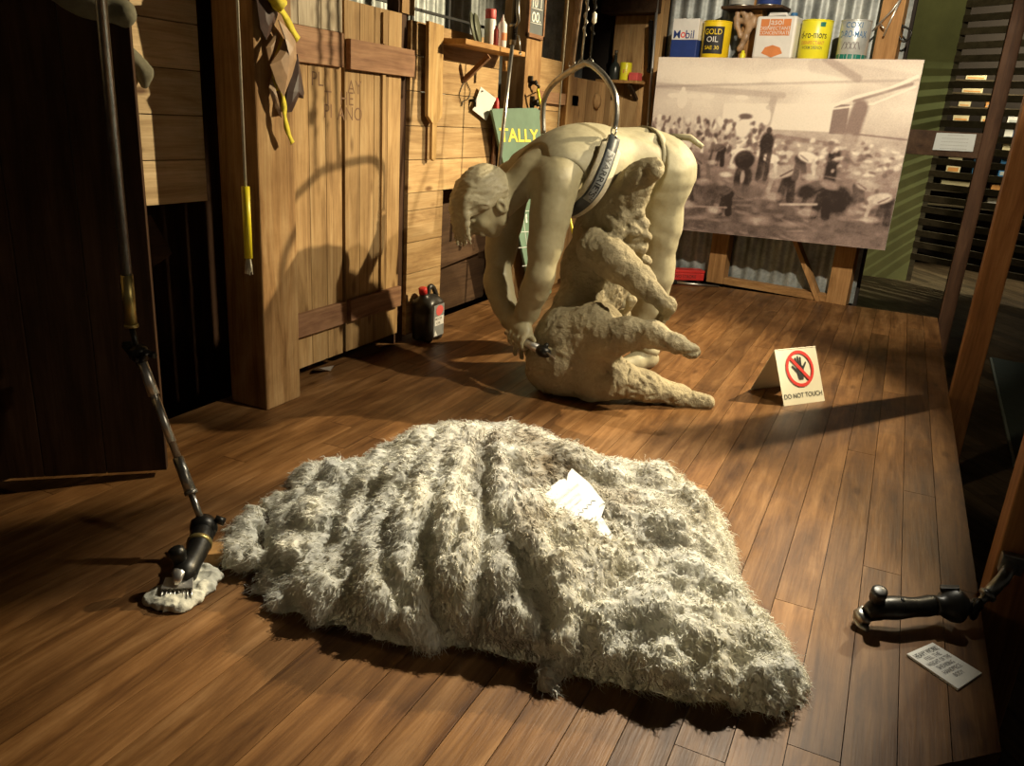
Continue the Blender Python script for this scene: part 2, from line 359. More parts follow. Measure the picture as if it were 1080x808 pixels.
class SDF:
    def __init__(s, lo, hi, h):
        s.lo = np.array(lo, float); s.h = h; s.n = np.ceil((np.array(hi, float) - s.lo) / h).astype(int) + 1
        s.F = np.full(s.n, .2, np.float32)
    def _box(s, lo, hi, pad):
        a = np.clip(np.floor((np.array(lo) - pad - s.lo) / s.h).astype(int), 0, s.n - 1)
        b = np.clip(np.ceil((np.array(hi) + pad - s.lo) / s.h).astype(int) + 1, 1, s.n)
        sl = tuple(slice(int(p), int(q)) for p, q in zip(a, b))
        g = [(s.lo[k] + s.h * np.arange(a[k], max(b[k], a[k]))).astype(np.float32) for k in range(3)]
        return sl, g
    def _put(s, sl, d, k, sub):
        A = s.F[sl]
        if sub: d = -d; A2 = -A; 
        else: A2 = A
        d = -d if sub else d
        if sub:                                    # smooth max(A, -d0)
            B = -d; hh = np.clip(.5 - .5 * (A - B) / max(k, 1e-6), 0, 1); s.F[sl] = A * (1 - hh) + B * hh + k * hh * (1 - hh)
        else:
            hh = np.clip(.5 + .5 * (A - d) / max(k, 1e-6), 0, 1); s.F[sl] = A * (1 - hh) + d * hh - k * hh * (1 - hh)
    def cap(s, p0, p1, r0, r1=None, k=.02, sub=False):
        r1 = r0 if r1 is None else r1; p0 = np.array(p0, float); p1 = np.array(p1, float)
        R = max(r0, r1) + k + 3 * s.h + .03; sl, g = s._box(np.minimum(p0, p1), np.maximum(p0, p1), R)
        X, Y, Z = np.meshgrid(*g, indexing='ij', sparse=True)
        d = p1 - p0; L2 = d @ d + 1e-12
        t = np.clip(((X - p0[0]) * d[0] + (Y - p0[1]) * d[1] + (Z - p0[2]) * d[2]) / L2, 0, 1)
        q = np.sqrt((X - p0[0] - t * d[0])**2 + (Y - p0[1] - t * d[1])**2 + (Z - p0[2] - t * d[2])**2) - (r0 + (r1 - r0) * t)
        s._put(sl, q.astype(np.float32), k, sub)
    def chain(s, pts, rs, k=.02, sub=False):
        rs = [rs] * len(pts) if np.isscalar(rs) else rs
        for i in range(len(pts) - 1): s.cap(pts[i], pts[i + 1], rs[i], rs[i + 1], k, sub)
    def ell(s, c, r, R=None, k=.02, sub=False):
        c = np.array(c, float); r = np.array(r, float); R = np.eye(3) if R is None else np.array(R, float)   # R columns = axes
        e = np.sqrt((R**2) @ (r**2)); sl, g = s._box(c - e, c + e, k + 3 * s.h + .03)
        X, Y, Z = np.meshgrid(*g, indexing='ij', sparse=True); q = [X - c[0], Y - c[1], Z - c[2]]
        u = [sum(q[i] * R[i, j] for i in range(3)) for j in range(3)]
        k0 = np.sqrt(sum((u[j] / r[j])**2 for j in range(3))); k1 = np.sqrt(sum((u[j] / r[j]**2)**2 for j in range(3))) + 1e-6
        s._put(sl, (k0 * (k0 - 1) / k1).astype(np.float32), k, sub)
    def plane(s, p, n, keep_below=True, k=.004):
        n = np.array(n, float); n /= np.linalg.norm(n)
        G = [(s.lo[i] + s.h * np.arange(s.n[i])).astype(np.float32) for i in range(3)]
        X, Y, Z = np.meshgrid(*G, indexing='ij', sparse=True)
        d = (X - p[0]) * n[0] + (Y - p[1]) * n[1] + (Z - p[2]) * n[2]
        s.F = np.maximum(s.F, d.astype(np.float32) if keep_below else -d.astype(np.float32))
    def band_pts(s, w):
        I = np.argwhere(np.abs(s.F) < w); return I, (s.lo + I * s.h).astype(np.float32)
    def displace(s, fn, w=.04):
        I, P = s.band_pts(w); s.F[I[:, 0], I[:, 1], I[:, 2]] -= fn(P).astype(np.float32)
    def sample(s, P):
        q = np.clip((np.asarray(P) - s.lo) / s.h, 0, s.n - 1.001); i = q.astype(int); f = q - i; i = np.minimum(i, s.n - 2)
        r = 0
        for a in (0, 1):
            for b in (0, 1):
                for c in (0, 1):
                    w = (f[..., 0] if a else 1 - f[..., 0]) * (f[..., 1] if b else 1 - f[..., 1]) * (f[..., 2] if c else 1 - f[..., 2])
                    r = r + w * s.F[i[..., 0] + a, i[..., 1] + b, i[..., 2] + c]
        return r
    def grad(s, P):
        e = s.h; g = np.stack([s.sample(P + e * np.eye(3)[k]) - s.sample(P - e * np.eye(3)[k]) for k in range(3)], -1)
        return g / (np.linalg.norm(g, axis=-1, keepdims=True) + 1e-9)
    def hit(s, px, py, t0=1.0, t1=6.0):
        r = ray(px, py); r = r / np.linalg.norm(r); t = np.arange(t0, t1, s.h * .5); P = CC + r * t[:, None]
        ins = np.all((P > s.lo) & (P < s.lo + s.h * (s.n - 1)), 1); v = np.where(ins, s.sample(P), 1)
        w = np.where(v < 0)[0]
        return P[w[0]] if len(w) else None
    def mesh(s):
        F = s.F.copy()
        F[0] = F[-1] = .1; F[:, 0] = F[:, -1] = .1; F[:, :, 0] = F[:, :, -1] = .1
        S = F < 0; c = np.zeros(np.array(F.shape) - 1, np.int8)
        off = [(a, b, d) for a in (0, 1) for b in (0, 1) for d in (0, 1)]
        def cut(A, o): return A[o[0]:A.shape[0] - 1 + o[0], o[1]:A.shape[1] - 1 + o[1], o[2]:A.shape[2] - 1 + o[2]]
        for o in off: c += cut(S, o)
        act = (c > 0) & (c < 8); idx = np.full(act.shape, -1, np.int32); I = np.argwhere(act); idx[act] = np.arange(len(I))
        acc = np.zeros((len(I), 3)); cnt = np.zeros(len(I))
        for o in off:
            for ax in range(3):
                if o[ax]: continue
                o2 = list(o); o2[ax] = 1
                a = F[I[:, 0] + o[0], I[:, 1] + o[1], I[:, 2] + o[2]]; b = F[I[:, 0] + o2[0], I[:, 1] + o2[1], I[:, 2] + o2[2]]
                x = (a < 0) != (b < 0); t = np.where(x, a / np.where(x, a - b, 1), 0)
                p = np.tile(np.array(o, float), (len(I), 1)); p[:, ax] = t
                acc += p * x[:, None]; cnt += x
        V = s.lo + s.h * (I + acc / cnt[:, None]); Q = []
        for ax in range(3):
            b, d = (ax + 1) % 3, (ax + 2) % 3
            A = [slice(None)] * 3; B = [slice(None)] * 3; A[ax] = slice(0, -1); B[ax] = slice(1, None)
            x = S[tuple(A)] != S[tuple(B)]; E = np.argwhere(x); E = E[(E[:, b] > 0) & (E[:, d] > 0) & (E[:, b] < F.shape[b] - 1) & (E[:, d] < F.shape[d] - 1)]
            sgn = S[E[:, 0], E[:, 1], E[:, 2]]
            def cell(i, j): q = E.copy(); q[:, b] -= i; q[:, d] -= j; return idx[q[:, 0], q[:, 1], q[:, 2]]
            q = np.stack([cell(1, 1), cell(0, 1), cell(0, 0), cell(1, 0)], 1); q[~sgn] = q[~sgn][:, ::-1]
            Q.append(q)
        Q = np.concatenate(Q); Q = Q[(Q >= 0).all(1)]
        return V, Q
def lerp(a, b, t): return np.array(a, float) * (1 - t) + np.array(b, float) * t
def unit(v): v = np.array(v, float); return v / np.linalg.norm(v)
def spline(pts, n=8):
    P = [np.array(p, float) for p in pts]; P = [2 * P[0] - P[1]] + P + [2 * P[-1] - P[-2]]; out = []
    for i in range(1, len(P) - 2):
        for k in range(n):
            t = k / n; a, b, c, d = P[i - 1:i + 3]
            out.append(.5 * (2 * b + (c - a) * t + (2 * a - 5 * b + 4 * c - d) * t * t + (3 * b - a - 3 * c + d) * t**3))
    out.append(P[-2]); return out
ZU0 = np.array([0, 0, 1.0])
# ================================================================== THE SETTING
def struct(o): return tag(o, kind='structure')
# stage floor: boards running away from the viewer, front corner cut at 45 degrees
mb = MB(); bw = .0955; x = -2.19
def front(xx): return max(.55, 1.443 + (xx - .27) * .9) if xx > -.75 else .55
while x < .378:
    x1 = min(x + bw, .381); ys = [None]; y = random.uniform(1.2, 3.0)
    while y < 5.7: ys.append(y); y += random.uniform(1.5, 3.2)
    ys.append(5.9)
    for k in range(len(ys) - 1):
        g = .0009
        a0 = front(x) if k == 0 else ys[k] + g; a1 = front(x1) if k == 0 else ys[k] + g
        mb.prism([(x + g, a0), (x1 - g, a1), (x1 - g, ys[k + 1] - g), (x + g, ys[k + 1] - g)], (0, 0, -.03), (1, 0, 0), (0, 1, 0), .03, random.random())
    x = x1
struct(mb.build('floor', W['floor']))
mb = MB(); mb.span((-2.19, .5, -.06), (.37, 5.88, -.0305), .4); struct(mb.build('floor_bearer', M['void']))
mb = MB(); mb.span((.355, 1.56, -.45), (.378, 5.9, -.031), .3); mb.span((-2.2, 5.875, -.45), (.378, 5.9, -.031), .3)
struct(mb.build('trim_1', W['darkh']))
# visitors' floor, lower, boards at an angle
mb = MB(); y = -6.0
while y < 6.0:
    xs = [-7.5]; xx = -7.5 + random.uniform(.5, 2)
    while xx < 7.4: xs.append(xx); xx += random.uniform(1.2, 2.6)
    xs.append(7.5)
    for k in range(len(xs) - 1): mb.span((xs[k] + .001, y + .001, -.03), (xs[k + 1] - .001, y + .128, 0), random.random())
    y += .13
p0, p1 = FL(1017, 540, -.45), FL(1045, 560, -.45)
lo = mb.build('floor_lower', W['lower']); lo.location = (1.5, 5.5, -.45); lo.rotation_euler[2] = math.atan2(p1[1] - p0[1], p1[0] - p0[0]); struct(lo)
# left side: boarded recess, doors, boarded walls
def hboards(mb, x, th, y0, y1, z0, z1, bh, gap=.0015):
    z = z0
    while z < z1 - .01:
        t = min(z + bh, z1); mb.span((x - th, y0, z + gap), (x, y1, t - gap), random.random(), .0012); z = t
mb = MB(); hboards(mb, -2.2, .025, .4, 2.135, .745, 2.4, .143)
struct(mb.build('wall_recess', W['recess']))
mb = MB(); mb.span((-2.9, .4, -.45), (-2.86, 6.6, 2.7)); mb.span((-2.9, .36, -.45), (-2.0, .4, 2.7)); struct(mb.build('wall_left_outer', W['darkv']))
mb = MB(); mb.bar((-2.5, 1.2, .18), (-2.35, 2.05, .62), .02, .16); struct(mb.build('trim_2', W['darkh']))
mb = MB(); mb.span((-2.143, 2.14, .0), (-1.967, 2.327, 2.55), .5, .006); struct(mb.build('pillar_left', W['post']))
def door(name, y0, y1, ztop, nb):
    mb = MB(); w = (y1 - y0) / nb
    for k in range(nb): mb.span((-2.108, y0 + k * w + .0012, .06), (-2.08, y0 + (k + 1) * w - .0012, ztop), random.random(), .0015)
    return mb
d1 = door('door_1', 2.34, 2.748, 2.25, 4).build('door_1', W['doorv']); struct(d1)
d2 = door('door_2', 2.768, 3.176, 1.485, 4).build('door_2', W['doorv']); struct(d2)
mb = MB(); mb.span((-2.08, 2.345, 1.235), (-2.062, 2.742, 1.36), .7, .003); mb.build('ledge_rail', W['rail'], d1)
mb = MB(); mb.span((-2.08, 2.345, .2), (-2.055, 2.742, .295), .4, .003); mb.build('ledge_rail', W['rail'], d1)
mb = MB()
for k in range(3): mb.span((-2.08, 2.35 + k * .13, 1.361), (-2.066, 2.35 + k * .13 + .127, 2.2), .6 + .1 * k, .002)
mb.build('upper_panel', wood('weathered_boards', (.20, .17, .13), (.36, .31, .23), (.46, .40, .30), 'Z', .65, .5, .4), d1)
mb = MB(); mb.span((-2.08, 2.775, 1.232), (-2.055, 3.25, 1.345), .6, .003); mb.build('ledge_rail', W['rail'], d2)
mb = MB(); mb.span((-2.08, 2.775, .2), (-2.055, 3.17, .295), .4, .003); mb.build('ledge_rail', W['rail'], d2)
mb = MB(); mb.bar((-2.075, 3.03, .3), (-2.075, 3.03, 1.23), .022, .012, (1, 0, 0)); mb.bar((-2.075, 3.03, 1.35), (-2.075, 3.03, 1.47), .022, .012, (1, 0, 0))
mb.build('cover_strip', W['doorv'], d2)
for s, (py0, pz0), w in (('PL', (335, 83), .075), ('T', (346, 103), .03), ('PI', (346, 117), .06)):
    p = PX(py0, pz0, -2.0795); mb = MB(); text(mb, s, p, (0, 1, 0), (0, 0, 1), .075, -.004); mb.build('carved_letters', M['brown_ink'], d1)
for s, (py0, pz0) in (('AY', (374, 92)), ('HE', (366, 104)), ('ANO', (369, 120))):
    p = PX(py0, pz0, -2.0795); mb = MB(); text(mb, s, p, (0, 1, 0), (0, 0, 1), .075, -.004); mb.build('carved_letters', M['brown_ink'], d2)
mb = MB(); hboards(mb, -2.08, .028, 3.25, 3.575, .03, .72, .152); hboards(mb, -2.08, .028, 3.25, 4.13, .72, 1.47, .152)
struct(mb.build('wall_left', W['wallh']))
mb = MB(); mb.span((-2.16, 3.178, .0), (-2.10, 3.25, 2.3), .3); struct(mb.build('trim_3', W['darkv']))
mb = MB(); mb.span((-2.15, 3.19, 1.49), (-2.09, 3.29, 2.4), .6); struct(mb.build('trim_4', W['doorv']))
mb = MB(); mb.span((-2.3, 3.24, .0), (-2.26, 4.5, .72), .3); struct(mb.build('wall_chute', W['darkh']))
mb = MB(); mb.bar((-2.24, 3.5, .3), (-2.2, 4.3, .38), .02, .12); struct(mb.build('trim_5', W['darkh']))
def corrugate(mb, o, ux, L, z0, z1, pitch=.1, amp=.013, nn=(0, 0, 0)):
    o = np.array(o, float); ux = np.array(ux, float); nn = np.array(nn, float); n = int(L / pitch * 10); vs, fs = [], []
    for i in range(n + 1):
        s = L * i / n; b = o + ux * s + nn * amp * math.sin(2 * PI * s / pitch)
        vs += [b + np.array([0, 0, z0]), b + np.array([0, 0, z1]), b + np.array([0, 0, z1]) - nn * .002, b + np.array([0, 0, z0]) - nn * .002]
    for i in range(n):
        a = i * 4; c = a + 4; fs += [(a, c, c + 1, a + 1), (a + 2, c + 2, c + 3, a + 3)]
    mb.add(vs, fs, .5, True)
mb = MB(); corrugate(mb, (-2.5, 2.6, 0), (0, 1, 0), 3.9, 1.1, 2.6, .1, .013, (1, 0, 0)); struct(mb.build('wall_iron', M['corr']))
mb = MB()
for z in (1.56, 1.75): mb.bar((-2.3, 3.3, z), (-2.3, 4.4, z), .02, .012)
for y in (3.6, 3.95): mb.bar((-2.3, y, 1.47), (-2.3, y, 2.4), .02, .012, (1, 0, 0))
struct(mb.build('window_1', M['black']))
mb = MB(); mb.span((-2.2, 4.40, 0), (-2.05, 4.62, 2.5), .6, .005); struct(mb.build('pillar_middle', W['post']))
mb = MB(); hboards(mb, -2.09, .025, 4.62, 5.95, .02, 1.18, .16); mb.span((-2.115, 4.62, 1.25), (-2.09, 5.06, 1.44), .35, .002)
struct(mb.build('wall_left_far', W['wallh']))
mb = MB(); mb.span((-2.10, 4.62, 1.18), (-2.06, 5.3, 1.25), .3, .003); struct(mb.build('trim_6', W['rail']))
mb = MB(); mb.span((-2.12, 5.07, 0), (-2.05, 5.16, 2.5), .7, .003); struct(mb.build('trim_7', W['planks']))
mb = MB()
for k in range(6): mb.span((-2.085, 5.17 + k * .13, .02), (-2.06, 5.17 + k * .13 + .127, 1.36), random.random(), .002)
struct(mb.build('wall_left_corner', W['planks']))
# back wall
def bbox(mb, s0, s1, t0, t1, z0, z1, tint=None, bev=.002):
    R = np.array([BX, -BN, [0, 0, 1]]).T
    mb.box(BW((s0 + s1) / 2, (t0 + t1) / 2, (z0 + z1) / 2), (s1 - s0, t1 - t0, z1 - z0), R, tint, bev)
mb = MB(); s = -.46
while s < -.09: bbox(mb, s, s + .128, .10, .13, .0, 2.6); s += .13
struct(mb.build('wall_back_boards', W['planks']))
mb = MB(); bbox(mb, -.085, -.03, .02, .12, 0, 2.6, .8); struct(mb.build('trim_8', W['planks']))
mb = MB(); corrugate(mb, BW(-.03, .14, 0), BX, 1.64, .0, 2.7, .105, .013, BN); struct(mb.build('wall_back', M['corr']))
mb = MB(); bbox(mb, -1.0, 1.62, .20, .23, -.45, 2.75); struct(mb.build('wall_back_outer', M['void']))
mb = MB(); bbox(mb, -.5, -.05, -.06, .1, 1.86, 2.05, .3); struct(mb.build('trim_9', W['darkh']))
sL0, _ = PB(747, 280, .02); sR0, _ = PB(874, 300, .02)
mb = MB(); bbox(mb, sL0, sL0 + .13, .02, .115, .0, 2.6, .55); struct(mb.build('stud_1', W['studz']))
mb = MB(); bbox(mb, sR0, sR0 + .135, .02, .115, .0, 2.6, .65); struct(mb.build('stud_2', W['studz']))
mb = MB(); bbox(mb, sL0 + .13, sR0, .03, .11, .0, .05, .5); struct(mb.build('trim_10', W['studx']))
a, za = PB(838, 250, .05); b, zb = PB(864, 318, .05)
mb = MB(); mb.bar(BW(a, .06, za), BW(b, .06, zb), .03, .085, BN, .6, .002); struct(mb.build('stud_brace', W['studz']))
# posts of the barrier, barrier rail
for k, (y, t) in enumerate(((2.1, .4), (4.02, .6), (5.85, .35))):
    w = (.115, .1, .085)[k]
    mb = MB(); mb.span((.385, y, -.45), (.385 + w, y + .1, 2.7), t, .004); struct(mb.build('pillar_%s' % ('front', 'centre', 'rear')[k], W['barrier'] if k < 2 else W['darkv']))
mb = MB(); ra = PY(955, 149, 5.86); rb = PY(1032, 152, 5.86)
mb.bar((-.22, 5.87, ra[2]), (.386, 5.87, ra[2]), .03, .15, (0, 0, 1), .4, .003); struct(mb.build('barrier_rail', W['darkh']))
# far back: green wall, slatted screen
G0 = FL(955, 296, -.45)
mb = MB(); mb.span((-1.9, G0[1], -.45), (G0[0], G0[1] + .05, 3.4)); struct(mb.build('wall_green', M['greenwall']))
sd = unit(np.array([1.14, -.8, 0])); sn = np.array([sd[1], -sd[0], 0])
ys_ = (G0 + sd * .45)[1]; zr = PY(1012, 131, ys_)[2]; per = PY(1012, 117, ys_)[2] - zr
mb = MB()
for k in range(-11, 16):
    z = zr + k * per
    if z < -.42: continue
    mb.bar(G0 * np.array([1, 1, 0]) + ZU0 * (z + random.uniform(-.006, .006)), G0 * np.array([1, 1, 0]) + sd * 2.6 + ZU0 * (z + random.uniform(-.015, .015)), .02, per * .52, (0, 0, 1), random.random(), .002)
for q in (0.0, .85, 1.75): mb.bar(G0 + sd * q - sn * .04 + np.array([0, 0, 0]), G0 + sd * q - sn * .04 + np.array([0, 0, 3.8]), .06, .06, (1, 0, 0), .3)
struct(mb.build('wall_slatted', W['slat']))
mb = MB(); bk = G0 + np.array([3.2, 2.2, 0]); mb.span((G0[0] - .3, bk[1], -.45), (5.0, bk[1] + .05, 3.4)); mb.span((4.6, 5, -.45), (4.65, bk[1], 3.4)); struct(mb.build('wall_far', M['void']))
mb = MB(); mb.span((-3, -1, 3.45), (4.7, 12.6, 3.5)); struct(mb.build('ceiling', M['void']))
mb = MB(); a = FL(1046, 378, -.44)
mb.prism([(a[0], a[1]), tuple(FL(1072, 492, -.44)[:2]), tuple(FL(1072, 492, -.44)[:2] + np.array([1.2, .0])), (a[0] + 1.3, a[1] - .3)], (0, 0, -.45), (1, 0, 0), (0, 1, 0), .02)
o = one('floor_mat', mb, M['mat'], 'dark green mat on the lower floor beyond the barrier posts', 'mat')
mb = MB(); mb.bar(np.array([a[0], a[1], -.44]), FL(1072, 492, -.44), .03, .012); mb.build('edge_strip', M['matedge'], o)
# dark door leaf standing open at the left
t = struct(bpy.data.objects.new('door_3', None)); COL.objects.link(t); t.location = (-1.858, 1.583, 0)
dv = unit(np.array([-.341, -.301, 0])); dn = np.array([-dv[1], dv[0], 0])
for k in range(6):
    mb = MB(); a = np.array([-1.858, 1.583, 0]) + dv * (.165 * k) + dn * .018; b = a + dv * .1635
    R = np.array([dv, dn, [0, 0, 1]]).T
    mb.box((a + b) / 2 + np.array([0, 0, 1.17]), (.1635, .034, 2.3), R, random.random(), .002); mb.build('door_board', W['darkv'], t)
# ================================================================== THE SHEARER STATUE
FW = np.array([-.61, -.79, 0]); FW /= np.linalg.norm(FW); LT = np.array([-FW[1], FW[0], 0]); ZU = np.array([0, 0, 1.0])
pel = PY(684, 174, 3.50); spi = PY(640, 163, 3.30); che = PY(600, 170, 3.10); nkb = PY(560, 182, 2.94)
Ls = PY(587, 190, 2.92); Rs = PY(538, 192, 3.12); Le = PY(569, 292, 2.84); Lw = PY(550, 346, 2.93); Re = PY(524, 295, 3.0); Rw = PY(537, 338, 2.92)
def torso(S, g, k=.06):
    for c, ax, r in ((pel, lerp(pel, spi, .0) * 0 + unit(spi - pel), (.15, .165, .135)), (lerp(pel, spi, .55), unit(spi - pel), (.16, .155, .115)),
                     (lerp(spi, che, .45) - ZU * .02, unit(che - spi), (.17, .17, .145)), (che - ZU * .025, unit(nkb - che), (.17, .185, .15))):
        u = np.cross(ax, LT); u /= np.linalg.norm(u); l = np.cross(u, ax)
        S.ell(c, np.array(r) + g, np.array([ax, l, u]).T, k)
    S.cap(lerp(Ls, che, .3) + ZU * .02, lerp(Rs, che, .3) + ZU * .02, .082 + g, .082 + g, k)
def legs(S, g, k=.03):
    hl = pel + LT * .085 + np.array([0, 0, -.03]); hr = pel - LT * .085 + np.array([0, 0, -.03])
    S.chain([hl, PY(692, 235, 3.50), PY(690, 288, 3.54), PY(682, 330, 3.58), PY(680, 372, 3.58)], [.125 + g, .098 + g, .076 + g, .072 + g, .056 + g], k)
    kn = np.array([-1.16, 3.74, .52]); S.chain([hr, kn, np.array([-1.16, 3.80, .10])], [.12 + g, .078 + g, .056 + g], k)
    S.ell(hl - FW * .045 + ZU * .01, (.115, .115, .12), None, .05); S.ell(hr - FW * .045 + ZU * .01, (.11, .11, .12), None, .05)
B = SDF((-1.72, 2.55, .0), (-.75, 4.0, 1.2), .0058)
torso(B, 0.0)
H = PY(512, 209, 2.83); hc = unit(FW * .84 + ZU * .52 + LT * .04); hf = unit(-ZU); hf = unit(hf - hc * (hf @ hc)); hl_ = np.cross(hf, hc)
if hl_ @ LT < 0: hl_ = -hl_
def HL(a, b, l): return H + hc * a + hf * b + hl_ * l
RH = np.array([hc, hf, hl_]).T
B.cap(nkb, HL(-.07, -.02, 0), .072, .062, .05)
B.ell(HL(.01, -.01, 0), (.110, .105, .080), RH, .03)
B.ell(HL(-.03, .05, 0), (.085, .078, .068), RH, .03)
B.ell(HL(-.085, .085, 0), (.034, .03, .034), RH, .03)
B.chain([HL(-.045, -.01, .066), HL(-.085, .045, .052), HL(-.105, .085, .012)], .018, .025)
B.chain([HL(-.045, -.01, -.066), HL(-.085, .045, -.052), HL(-.105, .085, -.012)], .018, .025)
B.cap(HL(.042, .112, -.035), HL(.042, .112, .035), .013, None, .015)
for sg in (1, -1):
    B.ell(HL(.018, .118, .033 * sg), (.014, .014, .018), RH, .01, True)
    B.ell(HL(.018, .108, .033 * sg), (.011, .011, .013), RH, .004)
    B.ell(HL(-.02, .095, .045 * sg), (.022, .02, .02), RH, .02)
    e = HL(-.030, .002, .086 * sg)
    RE = np.array([unit(hc - hf * .35), unit(hf + hc * .35), hl_]).T
    B.ell(e, (.038, .024, .014), RE, .004); B.ell(e + hl_ * .014 * sg + hf * .006, (.022, .011, .010), RE, .003, True)
    B.ell(e - hc * .026 + hl_ * .002 * sg, (.01, .009, .009), RE, .006)
B.chain([HL(.035, .122, 0), HL(-.005, .142, 0), HL(-.018, .146, 0)], [.010, .014, .016], .012)
for sg in (1, -1): B.ell(HL(-.022, .132, .013 * sg), (.010, .011, .009), RH, .008)
B.cap(HL(-.052, .128, -.018), HL(-.052, .128, .018), .009, None, .008)
B.cap(HL(-.066, .124, -.015), HL(-.066, .124, .015), .009, None, .008)
B.cap(HL(-.059, .137, -.022), HL(-.059, .137, .022), .003, None, .003, True)
# arms
def arm(sh, el, wr, out):
    B.ell(lerp(sh, el, .08), (.080, .080, .086), None, .05)
    B.chain([sh, lerp(sh, el, .35), lerp(sh, el, .7), el], [.073, .067, .056, .046], .05)
    B.ell(lerp(sh, el, .45) + out * .012, (.052, .052, .11), None, .05)
    B.chain([el, lerp(el, wr, .28), lerp(el, wr, .65), wr], [.045, .047, .040, .031], .05)
    B.ell(el - FW * .018 + ZU * .01, (.03, .03, .038), None, .035)
arm(Ls, Le, Lw, LT * .5 + FW * .5); arm(Rs, Re, Rw, FW * .6)
# right hand closed round the handpiece
hpA = PY(536, 351, 2.885); hpB = PY(583, 376, 2.80); A_ = unit(hpB - hpA); hc0 = lerp(hpA, hpB, .28)
e1 = unit(Rw + (hc0 - Rw) * .2 - hc0); e1 = unit(e1 - A_ * (e1 @ A_)); e2 = np.cross(A_, e1)
if e2[1] > 0: e2 = -e2                                         # e2 points to the viewer
B.chain([Rw, lerp(Rw, hc0 + e1 * .03 + e2 * .012, .55), hc0 + e1 * .034 + e2 * .012], [.031, .034, .036], .02)
B.ell(hc0 + e1 * .030 + e2 * .018, (.046, .036, .026), np.array([A_, e1, e2]).T, .015)
for i in range(4):
    o = hc0 + A_ * (-.034 + .0225 * i); L = (.9, 1.0, 1.02, .85)[3 - i]; pts = []
    for q in np.linspace(0, 1, 6):
        th = math.radians(52 + q * 205 * L); rr = .031 - .004 * q
        pts.append(o + (e1 * math.cos(th) + e2 * math.sin(th)) * rr)
    B.chain(pts, [.0115, .0112, .0105, .010, .0095, .0088], .003); B.ell(pts[0], (.0125, .0125, .0125), None, .006)
B.chain([hc0 + e1 * .03 - e2 * .01 - A_ * .01, hc0 + e1 * .034 - e2 * .012 + A_ * .025, hc0 + e1 * .022 + A_ * .055 + e2 * .004, hc0 + e1 * .018 + A_ * .073 + e2 * .008], [.015, .013, .0115, .009], .006)
# left hand pressed on the flank, fingers spread
lp = Lw + np.array([-.005, .035, -.055]); B.chain([Lw, lp], [.031, .03], .02); B.ell(lp, (.042, .022, .042), None, .015)
for i, (dx, L) in enumerate(((-.033, .058), (-.011, .07), (.011, .074), (.032, .064))):
    a = lp + np.array([dx, .008, -.03]); B.chain([a, a + np.array([dx * .3, .012, -L * .5]), a + np.array([dx * .5, .03, -L * .95])], [.0105, .0098, .0085], .004)
a = lp + np.array([.038, 0, .0]); B.chain([a, a + np.array([.028, .002, -.022]), a + np.array([.044, .01, -.052])], [.014, .0115, .009], .006)
# feet stay inside the boots; ankles
for c in (PY(680, 372, 3.58), np.array([-1.16, 3.80, .10])): B.cap(c + ZU * .12, c, .045, .04, .01)
legs(B, -.012, .03)
B.displace(lambda P: .0016 * fbm(P * 45, 3) + .0015 * fbm(P * 9, 2), .03)
man = thing('shearer_statue', 'clay coloured statue of a man in singlet and trousers bending to shear a sheep', 'statue', PY(680, 388, 3.58) * np.array([1, 1, 0]))
V, Q = B.mesh(); npmesh('body', V, Q, M['skin'], man)
# hair: a cap with a long fringe hanging down
S = SDF(H - .26, H + .26, .0042)
S.ell(HL(.011, -.011, 0), (.118, .115, .088), RH, .01)
G = [(S.lo[i] + S.h * np.arange(S.n[i])) for i in range(3)]; X, Y_, Z_ = np.meshgrid(*G, indexing='ij', sparse=True)
da = (X - H[0]) * hc[0] + (Y_ - H[1]) * hc[1] + (Z_ - H[2]) * hc[2]; db = (X - H[0]) * hf[0] + (Y_ - H[1]) * hf[1] + (Z_ - H[2]) * hf[2]
S.F = np.maximum(S.F, (-(.83 * da - .55 * db) - .016).astype(np.float32))
for i in range(15):
    l = -.082 + .135 * i / 14; r_ = random.uniform(-.01, .01); dn_ = .125 + random.uniform(-.03, .015) - abs(l) * .45
    b0 = HL(.085 - abs(l) * .3, .075 - abs(l) * .2, l * .95); b1 = b0 + hc * .012 + hf * .012 - ZU * .03
    S.chain([HL(.112 - abs(l) * .2, .0, l * .85), b0 + hc * .014 + hf * .008, b1 + LT * r_ * .3, b1 - ZU * dn_ * .55 + LT * r_ - FW * .006, b1 - ZU * dn_ + LT * r_ * 1.5 - FW * .02], [.015, .017, .016, .011, .004], .006)
for i in range(9):                                                     # side locks sweeping from the crown to the temple
    q = i / 8
    for sg in (1, -1):
        m_ = HL(.095 - .075 * q, .055 - .02 * q, (.052 + .030 * q) * sg)
        S.chain([HL(.085 - .10 * q, -.03 - .03 * q, (.055 + .022 * q) * sg), m_, m_ - ZU * (.085 - .06 * q) + hc * .012 - hl_ * .012 * sg], [.012, .012, .004], .012)
def strands(P):
    q = P - H; a = q @ hc; b = q @ hf; l = q @ hl_
    n = fbm(P * np.array([14, 14, 14]), 2)
    n2 = fbm(P * 30 + 4, 2)
    return .0022 * np.sin((a - b * .8) * 210 + 12 * n + l * 40) * (.4 + n2) + .0042 * fbm(np.stack([(a - b * .8) * 130, (a + b) * 14, l * 60], 1), 3)
S.displace(strands, .02)
V, Q = S.mesh(); npmesh('hair', V, Q, M['hair'], man)
